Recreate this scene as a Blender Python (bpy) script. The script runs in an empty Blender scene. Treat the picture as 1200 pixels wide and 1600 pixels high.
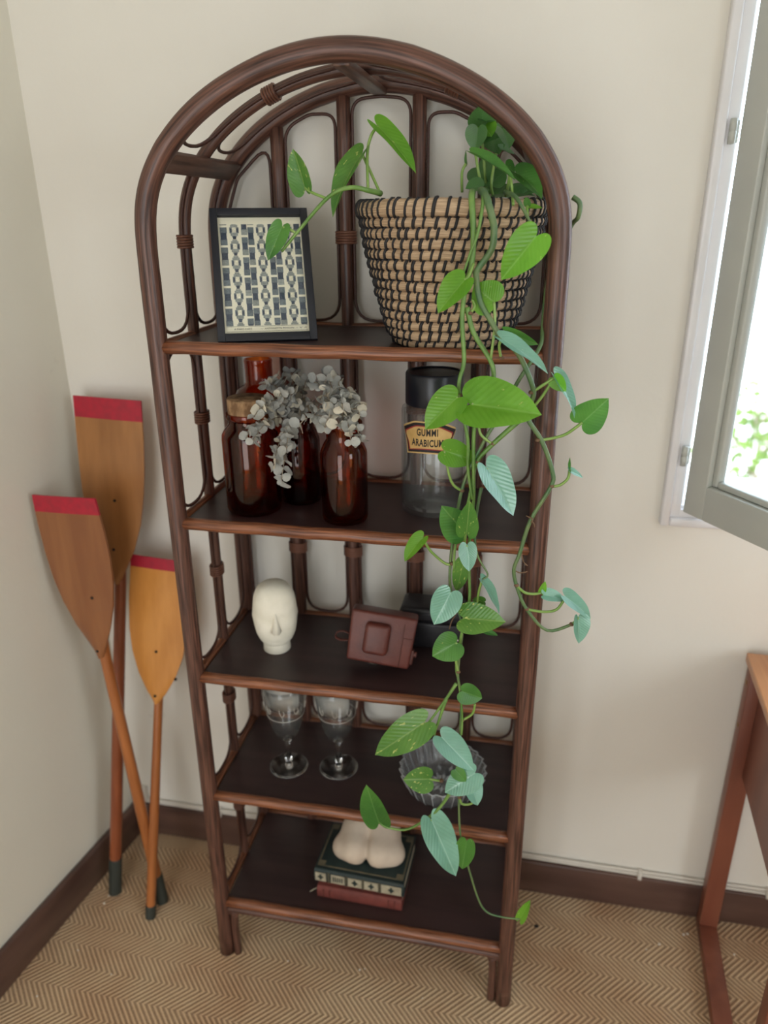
import bpy, bmesh, math, random
from mathutils import Vector, Matrix
from math import sin, cos, pi, sqrt, radians

random.seed(7)
S = bpy.context.scene
COL = S.collection

# ------------------------------------------------------------------ camera
cam_data = bpy.data.cameras.new('camera')
cam = bpy.data.objects.new('camera', cam_data)
COL.objects.link(cam)
cam.matrix_world = Matrix((((0.981013, -0.066106, 0.182330, 0.295279), (0.193863, 0.361368, -0.912047, -1.168096), (-0.005596, 0.930077, 0.367322, 1.613257), (0, 0, 0, 1))))
cam_data.sensor_fit = 'VERTICAL'
cam_data.sensor_height = 36.0
cam_data.lens = 26.253
cam_data.clip_start = 0.02
cam_data.dof.use_dof = True
cam_data.dof.focus_distance = 1.17
cam_data.dof.aperture_fstop = 2.4
S.camera = cam

# ------------------------------------------------------------------ world, sun, window light, exposure
S.view_settings.view_transform = 'Standard'
S.view_settings.look = 'None'
S.view_settings.exposure = 0.04
S.view_settings.gamma = 1.0
S.view_settings.use_curve_mapping = False
S.cycles.use_denoising = True
S.cycles.max_bounces = 14
S.cycles.diffuse_bounces = 6
S.cycles.glossy_bounces = 5
S.cycles.transmission_bounces = 14
S.cycles.transparent_max_bounces = 16
S.cycles.caustics_reflective = False
S.cycles.caustics_refractive = False
S.cycles.sample_clamp_indirect = 6.0

world = bpy.data.worlds.new('sky')
S.world = world
world.use_nodes = True
bg = world.node_tree.nodes['Background']
bg.inputs[0].default_value = (0.72, 0.86, 1.0, 1)
bg.inputs[1].default_value = 7.0

def area_light(name, loc, target, sx, sy, power, col=(1, 1, 1), portal=False):
    l = bpy.data.lights.new(name, 'AREA')
    l.shape = 'RECTANGLE'; l.size = sx; l.size_y = sy
    l.energy = power; l.color = col
    if portal: l.cycles.is_portal = True
    o = bpy.data.objects.new(name, l); COL.objects.link(o)
    o.location = loc
    o.rotation_euler = (Vector(target) - Vector(loc)).to_track_quat('-Z', 'Y').to_euler()
    return o

area_light('window_portal', (1.02, 0.50, 1.72), (1.02, -1, 1.72), 0.84, 1.3, 1, portal=True)
area_light('rear_door_light', (-0.30, -2.90, 1.08), (-0.30, 0, 1.08), 1.0, 2.0, 26, (0.92, 0.965, 1.0))
area_light('side_window_light', (2.60, -2.0, 1.70), (-0.7, -1.2, 1.35), 1.3, 1.3, 34, (0.86, 0.94, 1.0))
sun = bpy.data.lights.new('sun', 'SUN'); sun.energy = 3.5; sun.angle = 0.01; sun.color = (1, 0.95, 0.86)
so = bpy.data.objects.new('sun', sun); COL.objects.link(so)
so.rotation_euler = Vector((0.25, 0.62, -0.74)).to_track_quat('-Z', 'Y').to_euler()

# ------------------------------------------------------------------ materials
def lin(r, g, b):
    f = lambda c: c / 12.92 if c <= .04045 else ((c + .055) / 1.055) ** 2.4
    return (f(r / 255), f(g / 255), f(b / 255), 1)

def base_mat(name):
    m = bpy.data.materials.new(name); m.use_nodes = True
    return m, m.node_tree.nodes, m.node_tree.links, m.node_tree.nodes['Principled BSDF']

def flat(name, col, rough=.6, spec=.5, metal=0, trans=0, ior=1.45, coat=0):
    m, n, l, p = base_mat(name)
    p.inputs['Base Color'].default_value = col
    p.inputs['Roughness'].default_value = rough
    p.inputs['Specular IOR Level'].default_value = spec
    p.inputs['Metallic'].default_value = metal
    p.inputs['Transmission Weight'].default_value = trans
    p.inputs['IOR'].default_value = ior
    p.inputs['Coat Weight'].default_value = coat
    return m

def noisy(name, c1, c2, scale=(5, 5, 5), coord='Object', detail=4, rough=.6, bump=0.0, bscale=None,
          lo=.35, hi=.65, spec=.5, nscale=1.0, bdist=.002, distortion=0.0):
    m, n, l, p = base_mat(name)
    tc = n.new('ShaderNodeTexCoord'); mp = n.new('ShaderNodeMapping')
    mp.inputs['Scale'].default_value = scale
    l.new(tc.outputs[coord], mp.inputs['Vector'])
    t = n.new('ShaderNodeTexNoise'); t.inputs['Scale'].default_value = nscale
    t.inputs['Detail'].default_value = detail; t.inputs['Distortion'].default_value = distortion
    l.new(mp.outputs[0], t.inputs['Vector'])
    r = n.new('ShaderNodeValToRGB')
    r.color_ramp.elements[0].position = lo; r.color_ramp.elements[0].color = c1
    r.color_ramp.elements[1].position = hi; r.color_ramp.elements[1].color = c2
    l.new(t.outputs['Fac'], r.inputs['Fac']); l.new(r.outputs[0], p.inputs['Base Color'])
    p.inputs['Roughness'].default_value = rough
    p.inputs['Specular IOR Level'].default_value = spec
    if bump:
        b = n.new('ShaderNodeBump'); b.inputs['Strength'].default_value = bump
        b.inputs['Distance'].default_value = bdist
        if bscale:
            t2 = n.new('ShaderNodeTexNoise'); t2.inputs['Scale'].default_value = bscale
            t2.inputs['Detail'].default_value = 4
            l.new(tc.outputs[coord], t2.inputs['Vector']); l.new(t2.outputs['Fac'], b.inputs['Height'])
        else:
            l.new(t.outputs['Fac'], b.inputs['Height'])
        l.new(b.outputs[0], p.inputs['Normal'])
    return m

M = {}
def wall_mat(name, c, cs):
    m, n, l, p = base_mat(name)
    tc = n.new('ShaderNodeTexCoord')
    a = n.new('ShaderNodeTexNoise'); a.inputs['Scale'].default_value = 1.6; a.inputs['Detail'].default_value = 5
    l.new(tc.outputs['Object'], a.inputs['Vector'])
    r = n.new('ShaderNodeValToRGB')
    r.color_ramp.elements[0].position = .3; r.color_ramp.elements[0].color = cs
    r.color_ramp.elements[1].position = .62; r.color_ramp.elements[1].color = c
    l.new(a.outputs['Fac'], r.inputs['Fac'])
    # small scuffs in the paint
    s = n.new('ShaderNodeTexNoise'); s.inputs['Scale'].default_value = 9; s.inputs['Detail'].default_value = 3
    l.new(tc.outputs['Object'], s.inputs['Vector'])
    sr = n.new('ShaderNodeValToRGB')
    sr.color_ramp.elements[0].position = .735; sr.color_ramp.elements[0].color = (0, 0, 0, 1)
    sr.color_ramp.elements[1].position = .80; sr.color_ramp.elements[1].color = (.35, .35, .35, 1)
    l.new(s.outputs['Fac'], sr.inputs['Fac'])
    mx = n.new('ShaderNodeMixRGB'); l.new(sr.outputs[0], mx.inputs[0]); l.new(r.outputs[0], mx.inputs[1])
    mx.inputs[2].default_value = lin(150, 135, 120)
    l.new(mx.outputs[0], p.inputs['Base Color'])
    p.inputs['Roughness'].default_value = .55
    p.inputs['Specular IOR Level'].default_value = .3
    b = n.new('ShaderNodeBump'); b.inputs['Strength'].default_value = .12; b.inputs['Distance'].default_value = .004
    t = n.new('ShaderNodeTexNoise'); t.inputs['Scale'].default_value = 60; t.inputs['Detail'].default_value = 5
    l.new(tc.outputs['Object'], t.inputs['Vector']); l.new(t.outputs['Fac'], b.inputs['Height'])
    l.new(b.outputs[0], p.inputs['Normal'])
    return m
M['wall'] = wall_mat('painted_plaster', lin(229, 225, 216), lin(224, 219, 210))
M['wall_left'] = wall_mat('painted_plaster_left', lin(224, 220, 207), lin(218, 214, 201))
M['ceiling'] = flat('ceiling_paint', lin(235, 232, 225), .8)
M['skirting'] = noisy('dark_stained_skirting', lin(78, 56, 50), lin(104, 78, 68), (3, 3, 20), rough=.35)
M['trim'] = noisy('white_gloss_paint', lin(232, 230, 232), lin(224, 222, 224), (8, 8, 8), rough=.3)
M['sash'] = noisy('sage_white_paint', lin(192, 194, 187), lin(184, 186, 180), (6, 6, 6), rough=.38)

def carpet_mat():
    m, n, l, p = base_mat('herringbone_sisal')
    tc = n.new('ShaderNodeTexCoord'); sx = n.new('ShaderNodeSeparateXYZ')
    wob = n.new('ShaderNodeTexNoise'); wob.inputs['Scale'].default_value = 8
    l.new(tc.outputs['Object'], wob.inputs['Vector'])
    wa = n.new('ShaderNodeVectorMath'); wa.operation = 'MULTIPLY_ADD'
    wa.inputs[1].default_value = (.004, .004, 0)
    l.new(wob.outputs['Color'], wa.inputs[0]); l.new(tc.outputs['Object'], wa.inputs[2])
    l.new(wa.outputs[0], sx.inputs[0])
    def mt(op, a, b=None):
        q = n.new('ShaderNodeMath'); q.operation = op
        for i, v in enumerate((a, b)):
            if v is None: continue
            if isinstance(v, (int, float)): q.inputs[i].default_value = v
            else: l.new(v, q.inputs[i])
        return q.outputs[0]
    tri = mt('PINGPONG', sx.outputs['Y'], .052)
    c = mt('ADD', mt('MULTIPLY', sx.outputs['X'], 1.0), tri)
    st = mt('SINE', mt('MULTIPLY', c, 2 * pi / .0135))
    st01 = mt('ADD', mt('MULTIPLY', st, .5), .5)
    fib = n.new('ShaderNodeTexNoise'); fib.inputs['Scale'].default_value = 260; fib.inputs['Detail'].default_value = 3
    l.new(tc.outputs['Object'], fib.inputs['Vector'])
    big = n.new('ShaderNodeTexNoise'); big.inputs['Scale'].default_value = 5; big.inputs['Detail'].default_value = 4
    l.new(tc.outputs['Object'], big.inputs['Vector'])
    h = mt('ADD', mt('MULTIPLY', st01, .62), mt('MULTIPLY', fib.outputs['Fac'], .5))
    r = n.new('ShaderNodeValToRGB')
    r.color_ramp.elements[0].position = .10; r.color_ramp.elements[0].color = lin(134, 108, 86)
    r.color_ramp.elements[1].position = .92; r.color_ramp.elements[1].color = lin(224, 196, 160)
    l.new(h, r.inputs['Fac'])
    mx = n.new('ShaderNodeMixRGB'); mx.blend_type = 'MULTIPLY'
    rr = n.new('ShaderNodeValToRGB')
    rr.color_ramp.elements[0].position = .35; rr.color_ramp.elements[0].color = (.86, .76, .72, 1)
    rr.color_ramp.elements[1].position = .6; rr.color_ramp.elements[1].color = (1, 1, 1, 1)
    l.new(big.outputs['Fac'], rr.inputs['Fac'])
    mx.inputs[0].default_value = 1; l.new(r.outputs[0], mx.inputs[1]); l.new(rr.outputs[0], mx.inputs[2])
    l.new(mx.outputs[0], p.inputs['Base Color'])
    p.inputs['Roughness'].default_value = .9; p.inputs['Specular IOR Level'].default_value = .1
    b = n.new('ShaderNodeBump'); b.inputs['Strength'].default_value = .8; b.inputs['Distance'].default_value = .003
    l.new(h, b.inputs['Height']); l.new(b.outputs[0], p.inputs['Normal'])
    return m
M['carpet'] = carpet_mat()

M['rattan'] = noisy('dark_rattan', lin(46, 27, 23), lin(118, 80, 66), (260, 9, 1), 'UV', 5, .38, .25, lo=.32, hi=.72)
M['rail'] = noisy('chestnut_rattan', lin(76, 40, 26), lin(156, 98, 66), (320, 12, 1), 'UV', 6, .36, .3, lo=.3, hi=.74)
M['cane'] = flat('dark_cane', lin(70, 42, 34), .42)
M['binding'] = noisy('cane_binding', lin(84, 50, 38), lin(126, 82, 62), (90, 30, 1), 'UV', 3, .45)
M['brace'] = noisy('dark_brace_wood', lin(64, 40, 32), lin(108, 78, 64), (90, 8, 90), rough=.45)
M['board'] = noisy('dark_veneer_board', lin(46, 31, 31), lin(60, 42, 41), (3, 30, 3), rough=.42, detail=3)

def vcol(name, rough=.6, spec=.4, grain=0):
    m, n, l, p = base_mat(name)
    a = n.new('ShaderNodeVertexColor'); a.layer_name = 'Col'
    if grain:
        tc = n.new('ShaderNodeTexCoord'); t = n.new('ShaderNodeTexNoise'); t.inputs['Scale'].default_value = grain
        t.inputs['Detail'].default_value = 4
        l.new(tc.outputs['Object'], t.inputs['Vector'])
        r = n.new('ShaderNodeValToRGB')
        r.color_ramp.elements[0].position = .35; r.color_ramp.elements[0].color = (.8, .8, .8, 1)
        r.color_ramp.elements[1].position = .65; r.color_ramp.elements[1].color = (1.15, 1.15, 1.15, 1)
        l.new(t.outputs['Fac'], r.inputs['Fac'])
        x = n.new('ShaderNodeMixRGB'); x.blend_type = 'MULTIPLY'; x.inputs[0].default_value = 1
        l.new(a.outputs[0], x.inputs[1]); l.new(r.outputs[0], x.inputs[2]); l.new(x.outputs[0], p.inputs['Base Color'])
    else:
        l.new(a.outputs[0], p.inputs['Base Color'])
    p.inputs['Roughness'].default_value = rough; p.inputs['Specular IOR Level'].default_value = spec
    return m
M['print'] = vcol('printed_paper', .75, .2, 400)
M['frame'] = flat('black_frame_paint', lin(34, 36, 44), .45)
M['paper'] = flat('cream_paper', lin(244, 240, 216), .8)
M['ink'] = flat('dark_ink', lin(40, 36, 34), .7)

M['straw'] = noisy('straw_coil', lin(134, 106, 80), lin(216, 188, 154), (900, 26, 1), 'UV', 4, .7, .6, lo=.28, hi=.72)
M['stitch'] = flat('black_raffia', lin(34, 33, 36), .6)
M['pot'] = flat('grey_nursery_pot', lin(96, 96, 98), .6)
M['soil'] = noisy('potting_soil', lin(34, 24, 18), lin(66, 50, 38), (90, 90, 90), rough=.95, bump=.8)
M['vine'] = noisy('green_vine', lin(84, 122, 52), lin(116, 150, 76), (30, 30, 30), rough=.4)
M['vine_dark'] = noisy('old_green_vine', lin(70, 104, 66), lin(104, 124, 76), (30, 30, 30), rough=.42)
M['stalk'] = noisy('pale_green_stalk', lin(118, 152, 70), lin(140, 168, 92), (30, 30, 30), rough=.4)
M['rootlet'] = flat('dry_brown_rootlet', lin(110, 84, 62), .7)

def leaf_mat(name, c1, c2, vein, spot, amount, rough=.3, tr=.35, spec=.5):
    m, n, l, p = base_mat(name)
    uv = n.new('ShaderNodeUVMap'); sx = n.new('ShaderNodeSeparateXYZ'); l.new(uv.outputs[0], sx.inputs[0])
    oi = n.new('ShaderNodeObjectInfo'); tc = n.new('ShaderNodeTexCoord')
    def mt(op, a, b=None):
        q = n.new('ShaderNodeMath'); q.operation = op
        for i, v in enumerate((a, b)):
            if v is None: continue
            if isinstance(v, (int, float)): q.inputs[i].default_value = v
            else: l.new(v, q.inputs[i])
        return q.outputs[0]
    av = mt('ABSOLUTE', mt('SUBTRACT', sx.outputs['X'], .5))
    ns = n.new('ShaderNodeTexNoise'); ns.inputs['Scale'].default_value = 14; ns.inputs['Detail'].default_value = 3
    l.new(tc.outputs['Object'], ns.inputs['Vector'])
    r = n.new('ShaderNodeValToRGB'); r.color_ramp.elements[0].position = .35; r.color_ramp.elements[1].position = .65
    r.color_ramp.elements[0].color = c1; r.color_ramp.elements[1].color = c2
    l.new(ns.outputs['Fac'], r.inputs['Fac'])
    # side veins: stripes that sweep forward from the midrib
    vn = mt('SINE', mt('MULTIPLY', mt('SUBTRACT', sx.outputs['Y'], mt('MULTIPLY', av, .75)), 62))
    vm = mt('MULTIPLY', mt('GREATER_THAN', vn, .93), .07)
    mid = mt('LESS_THAN', av, .018)
    fac = mt('MAXIMUM', vm, mt('MULTIPLY', mid, .55))
    m1 = n.new('ShaderNodeMixRGB'); l.new(fac, m1.inputs[0]); l.new(r.outputs[0], m1.inputs[1]); m1.inputs[2].default_value = vein
    # cream / yellow variegation running along the veins
    cb = n.new('ShaderNodeCombineXYZ'); l.new(mt('MULTIPLY', sx.outputs['X'], 9), cb.inputs[0])
    l.new(mt('MULTIPLY', mt('SUBTRACT', sx.outputs['Y'], mt('MULTIPLY', av, .75)), 7), cb.inputs[1])
    l.new(mt('MULTIPLY', oi.outputs['Random'], 60), cb.inputs[2])
    v2 = n.new('ShaderNodeTexNoise'); v2.inputs['Scale'].default_value = 1; v2.inputs['Detail'].default_value = 5
    l.new(cb.outputs[0], v2.inputs['Vector'])
    vr = n.new('ShaderNodeValToRGB'); vr.color_ramp.elements[0].position = amount; vr.color_ramp.elements[1].position = amount + .03
    l.new(v2.outputs['Fac'], vr.inputs['Fac'])
    m2 = n.new('ShaderNodeMixRGB'); l.new(vr.outputs[0], m2.inputs[0]); l.new(m1.outputs[0], m2.inputs[1]); m2.inputs[2].default_value = spot
    l.new(m2.outputs[0], p.inputs['Base Color'])
    p.inputs['Roughness'].default_value = rough; p.inputs['Specular IOR Level'].default_value = spec
    b = n.new('ShaderNodeBump'); b.inputs['Strength'].default_value = .12; b.inputs['Distance'].default_value = .0015
    l.new(vn, b.inputs['Height']); l.new(b.outputs[0], p.inputs['Normal'])
    t = n.new('ShaderNodeBsdfTranslucent'); l.new(m2.outputs[0], t.inputs[0])
    mx = n.new('ShaderNodeMixShader'); mx.inputs[0].default_value = tr
    l.new(p.outputs[0], mx.inputs[1]); l.new(t.outputs[0], mx.inputs[2])
    l.new(mx.outputs[0], n['Material Output'].inputs['Surface'])
    return m
M['leaf'] = leaf_mat('pothos_leaf_green', lin(66, 122, 52), lin(92, 150, 64), lin(120, 168, 92), lin(206, 216, 120), .72)
M['leaf_lime'] = leaf_mat('pothos_leaf_lime', lin(104, 168, 44), lin(128, 190, 62), lin(150, 202, 96), lin(214, 224, 130), .70, tr=.5)
M['leaf_var'] = leaf_mat('pothos_leaf_variegated', lin(82, 136, 56), lin(112, 160, 70), lin(150, 180, 100), lin(200, 210, 120), .64)
M['leaf_dark'] = leaf_mat('pothos_leaf_dark', lin(76, 120, 66), lin(92, 138, 76), lin(96, 138, 84), lin(190, 206, 110), .73)
M['leaf_painted_sheen'] = leaf_mat('pothos_leaf_painted_sheen', lin(104, 158, 134), lin(126, 180, 158), lin(160, 202, 184), lin(200, 220, 170), .74, rough=.3, tr=.15, spec=1.0)  # glossy leaf; pale bluish sky reflection is painted into its base colour

def thin_glass(name, face, edge, ior=1.45, rough=.02, milk=0.0):
    """thin walled glass: light goes straight through, tinted more at grazing angles, with a fresnel reflection"""
    m, n, l, p = base_mat(name); n.remove(p)
    lw = n.new('ShaderNodeLayerWeight'); lw.inputs['Blend'].default_value = .65
    r = n.new('ShaderNodeMixRGB'); l.new(lw.outputs['Facing'], r.inputs[0]); r.inputs[1].default_value = face; r.inputs[2].default_value = edge
    t = n.new('ShaderNodeBsdfTransparent'); l.new(r.outputs[0], t.inputs[0])
    g = n.new('ShaderNodeBsdfGlossy'); g.inputs['Roughness'].default_value = rough
    f2 = n.new('ShaderNodeLayerWeight'); f2.inputs['Blend'].default_value = .5
    pw = n.new('ShaderNodeMath'); pw.operation = 'POWER'; l.new(f2.outputs['Facing'], pw.inputs[0]); pw.inputs[1].default_value = 4
    r0 = ((ior - 1) / (ior + 1)) ** 2
    ma = n.new('ShaderNodeMath'); ma.operation = 'MULTIPLY_ADD'; l.new(pw.outputs[0], ma.inputs[0]); ma.inputs[1].default_value = .6; ma.inputs[2].default_value = r0
    x = n.new('ShaderNodeMixShader'); l.new(ma.outputs[0], x.inputs[0])
    src = t.outputs[0]
    if milk:
        d = n.new('ShaderNodeBsdfDiffuse'); d.inputs[0].default_value = (.8, .82, .84, 1)
        y = n.new('ShaderNodeMixShader'); y.inputs[0].default_value = milk; l.new(t.outputs[0], y.inputs[1]); l.new(d.outputs[0], y.inputs[2]); src = y.outputs[0]
    l.new(src, x.inputs[1]); l.new(g.outputs[0], x.inputs[2])
    l.new(x.outputs[0], n['Material Output'].inputs['Surface'])
    return m
M['amber'] = thin_glass('amber_glass', lin(234, 172, 118), lin(196, 112, 64), 1.5)
M['amber_dark'] = thin_glass('dark_amber_glass', lin(206, 134, 100), lin(160, 84, 58), 1.5)
M['clear'] = thin_glass('clear_glass', (.993, .993, .993, 1), (.84, .86, .86, 1), 1.5, .02, .014)
M['crystal'] = thin_glass('cut_crystal', (.95, .96, .97, 1), (.8, .82, .84, 1), 1.6, .05, .08)
M['crystal_edge'] = thin_glass('crystal_edge', (.95, .96, .97, 1), (.85, .87, .88, 1), 1.9, .05, .32)
M['solid_glass'] = flat('solid_glass', (1, 1, 1, 1), .01, trans=1, ior=1.45)
M['glass'] = thin_glass('window_glass', (.98, .99, .99, 1), (.9, .93, .93, 1), 1.4)
M['pane'] = thin_glass('picture_glass', (.98, .98, .98, 1), (.95, .95, .95, 1), 1.3)
M['cork'] = noisy('cork', lin(116, 86, 58), lin(168, 134, 98), (70, 70, 40), rough=.85, bump=.4, lo=.4, hi=.6)
M['lid'] = flat('black_bakelite', lin(24, 26, 34), .28)
M['label'] = noisy('aged_gold_label', lin(196, 156, 92), lin(214, 178, 116), (40, 40, 40), rough=.6)
M['label_red'] = flat('label_red', lin(150, 46, 48), .6)
M['label_black'] = flat('label_black', lin(34, 28, 30), .6)
M['label_edge'] = flat('label_gold_edge', lin(206, 172, 112), .6)
M['euc'] = noisy('dried_eucalyptus', lin(138, 140, 137), lin(194, 192, 184), (40, 40, 40), rough=.8)
M['euc_pale'] = noisy('bleached_eucalyptus', lin(196, 190, 172), lin(222, 214, 196), (60, 60, 60), rough=.8)
M['euc_stem'] = flat('eucalyptus_stem', lin(150, 136, 118), .8)
M['plaster'] = noisy('white_plaster', lin(226, 220, 202), lin(238, 232, 216), (30, 30, 30), rough=.85, bump=.15, bscale=120)
M['stone'] = noisy('cream_cast_stone', lin(196, 178, 160), lin(208, 192, 174), (25, 25, 25), rough=.75, bump=.1, bscale=90)
M['leather'] = noisy('brown_leather', lin(84, 40, 34), lin(104, 52, 43), (18, 18, 18), rough=.45, bump=.25, bscale=160)
M['leather_edge'] = flat('leather_edge', lin(84, 42, 34), .5)
M['black_leather'] = noisy('black_leather', lin(26, 24, 28), lin(40, 38, 42), (30, 30, 30), rough=.45, bump=.3, bscale=220)
M['metal'] = flat('steel', lin(190, 186, 176), .3, metal=1)
M['brass'] = flat('dull_brass', lin(140, 108, 74), .4, metal=.8)
M['book_green'] = noisy('green_book_cloth', lin(22, 36, 36), lin(30, 46, 44), (40, 40, 40), rough=.6, bump=.15, bscale=400)
M['book_red'] = noisy('red_book_cloth', lin(96, 44, 38), lin(116, 54, 46), (30, 8, 30), rough=.7, bump=.15, bscale=400)
M['gilt'] = noisy('worn_gilt', lin(94, 88, 70), lin(120, 110, 88), (60, 60, 60), rough=.5)
M['gilt_pale'] = noisy('pale_gilt_panel', lin(176, 168, 146), lin(150, 142, 122), (60, 60, 60), rough=.5)
M['pages'] = noisy('book_pages', lin(168, 156, 132), lin(196, 184, 160), (4, 4, 600), rough=.85)
M['oar_a'] = noisy('varnished_ply_tan', lin(146, 98, 56), lin(168, 116, 68), (30, 30, 3), rough=.35)
M['oar_b'] = noisy('varnished_ply_brown', lin(132, 82, 50), lin(150, 98, 60), (30, 30, 3), rough=.38)
M['oar_c'] = noisy('varnished_ply_golden', lin(196, 130, 60), lin(214, 148, 76), (30, 30, 3), rough=.32)
M['shaft_dark'] = noisy('dark_varnished_shaft', lin(126, 66, 40), lin(150, 84, 52), (40, 4, 1), 'UV', rough=.32)
M['shaft'] = noisy('varnished_shaft', lin(150, 88, 46), lin(176, 108, 60), (40, 4, 1), 'UV', rough=.32)
M['oar_red'] = noisy('worn_red_paint', lin(176, 26, 50), lin(156, 30, 48), (60, 60, 60), rough=.5)
M['grip'] = flat('dark_green_rubber', lin(52, 56, 50), .6)
M['screw'] = flat('dark_screw', lin(46, 42, 40), .5, metal=.6)
M['table'] = noisy('red_brown_timber', lin(112, 62, 48), lin(138, 82, 62), (12, 12, 2), rough=.38)
M['table_top'] = noisy('oiled_table_top', lin(176, 112, 70), lin(206, 146, 98), (40, 3, 40), rough=.3, distortion=.6)
M['cable'] = flat('white_cable', lin(214, 208, 198), .5)
M['crumb'] = flat('white_crumb', lin(220, 210, 195), .8)
M['crumb_dark'] = flat('dark_crumb', lin(40, 34, 30), .8)
M['outdoor_leaf'] = flat('sunlit_foliage', lin(84, 104, 26), .5)
M['bark'] = flat('grey_bark', lin(140, 125, 105), .8)
M['ground'] = flat('pale_ground', lin(225, 222, 214), .8)
M['roof'] = flat('blue_grey_roof', lin(150, 165, 178), .6)

# ------------------------------------------------------------------ builders
def tag(o, label=None, cat=None, group=None, kind=None):
    if label: o['label'] = label
    if cat: o['category'] = cat
    if group: o['group'] = group
    if kind: o['kind'] = kind
    return o

def thing(name, label, cat, loc=(0, 0, 0), group=None):
    o = bpy.data.objects.new(name, None); COL.objects.link(o)
    o.location = loc; o.empty_display_size = .05
    return tag(o, label, cat, group)

def world_base(o):
    v = Vector((0, 0, 0))
    while o is not None:
        v += o.location; o = o.parent
    return v

def obj(name, bm, mat, parent=None, smooth=True, label=None, kind=None, base=None):
    """one mesh object; bm is in world coordinates, the object sits at its parent's base"""
    off = world_base(parent) if parent else Vector(base or (0, 0, 0))
    bmesh.ops.translate(bm, verts=bm.verts, vec=-off)
    me = bpy.data.meshes.new(name); bm.to_mesh(me); bm.free()
    for x in (mat if isinstance(mat, (list, tuple)) else [mat]): me.materials.append(x)
    if smooth: me.polygons.foreach_set('use_smooth', [True] * len(me.polygons))
    o = bpy.data.objects.new(name, me); COL.objects.link(o)
    if parent: o.parent = parent
    else: o.location = off
    if label: o['label'] = label
    if kind: o['kind'] = kind
    return o

def sharp(o, ang=40):
    o.data.set_sharp_from_angle(angle=radians(ang)); return o

I4 = Matrix.Identity(4)
def box(bm, c, s, bev=0.0, mx=I4, seg=2, mi=0):
    r = bmesh.ops.create_cube(bm, size=1)
    vs = r['verts']
    bmesh.ops.scale(bm, vec=s, verts=vs); bmesh.ops.translate(bm, vec=c, verts=vs)
    es = {e for v in vs for e in v.link_edges}
    if bev:
        rb = bmesh.ops.bevel(bm, geom=list(es), offset=bev, segments=seg, affect='EDGES', profile=.5)
        vs = set(v for v in vs if v.is_valid) | {v for v in rb['verts']}
    bmesh.ops.transform(bm, matrix=mx, verts=list(vs))
    if mi:
        for f in {f for v in vs for f in v.link_faces}: f.material_index = mi
    return vs

def frames(pts, closed):
    n = len(pts); T = []
    for i in range(n):
        a = pts[(i - 1) % n] if (closed or i > 0) else pts[i]
        b = pts[(i + 1) % n] if (closed or i < n - 1) else pts[i]
        t = (b - a); T.append(t.normalized() if t.length > 1e-9 else Vector((0, 0, 1)))
    ref = Vector((0, 1, 0)) if abs(T[0].y) < .9 else Vector((1, 0, 0))
    nrm = (ref - T[0] * ref.dot(T[0])).normalized(); out = []
    for i in range(n):
        nrm = nrm - T[i] * nrm.dot(T[i])
        nrm.normalize()
        out.append((T[i], nrm.copy(), T[i].cross(nrm)))
    return out

def tube(bm, pts, r, n=8, closed=False, caps=True, ry=None, v0=0.0):
    """swept round bar with uv in metres (u round it, v along it)"""
    pts = [Vector(p) for p in pts]
    uvl = bm.loops.layers.uv.verify()
    F = frames(pts, closed); rings = []; L = [v0]
    for i, p in enumerate(pts):
        rr = r(i / max(1, len(pts) - 1)) if callable(r) else r
        r2 = rr if ry is None else ry
        t, a, b = F[i]
        rings.append([bm.verts.new(p + a * (rr * cos(2 * pi * k / n)) + b * (r2 * sin(2 * pi * k / n))) for k in range(n)])
        if i: L.append(L[-1] + (pts[i] - pts[i - 1]).length)
    if closed: L.append(L[-1] + (pts[0] - pts[-1]).length)
    rad = r(0.5) if callable(r) else r
    cir = 2 * pi * rad
    m = len(pts) if closed else len(pts) - 1
    for i in range(m):
        A, B_ = rings[i], rings[(i + 1) % len(rings)]
        for k in range(n):
            k2 = (k + 1) % n
            f = bm.faces.new((A[k], A[k2], B_[k2], B_[k]))
            for lp, (u, v) in zip(f.loops, ((k, i), (k + 1, i), (k + 1, i + 1), (k, i + 1))):
                lp[uvl].uv = (u / n * cir, L[v])
    if caps and not closed:
        bm.faces.new(list(reversed(rings[0]))); bm.faces.new(rings[-1])
    return rings

def lathe(bm, prof, c, n=40, mx=None, scallop=None, close=True):
    """revolve (r, z) profile about the vertical through c"""
    c = Vector(c); uvl = bm.loops.layers.uv.verify(); rings = []
    for (r, z) in prof:
        if r < 1e-6: rings.append([bm.verts.new(c + Vector((0, 0, z)))])
        else:
            ring = []
            for k in range(n):
                a = 2 * pi * k / n; q = r * (scallop(a, z) if scallop else 1)
                ring.append(bm.verts.new(c + Vector((q * cos(a), q * sin(a), z))))
            rings.append(ring)
    m = len(rings) if close == 'loop' else len(rings) - 1
    for i in range(m):
        A, B_ = rings[i], rings[(i + 1) % len(rings)]
        for k in range(n):
            k2 = (k + 1) % n
            if len(A) == 1 and len(B_) == 1: continue
            if len(A) == 1: vs = (A[0], B_[k2], B_[k])
            elif len(B_) == 1: vs = (A[k], A[k2], B_[0])
            else: vs = (A[k], A[k2], B_[k2], B_[k])
            f = bm.faces.new(vs)
            for lp in f.loops:
                lp[uvl].uv = (k / n, i / len(rings))
    bmesh.ops.recalc_face_normals(bm, faces=bm.faces)
    return rings

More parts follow.
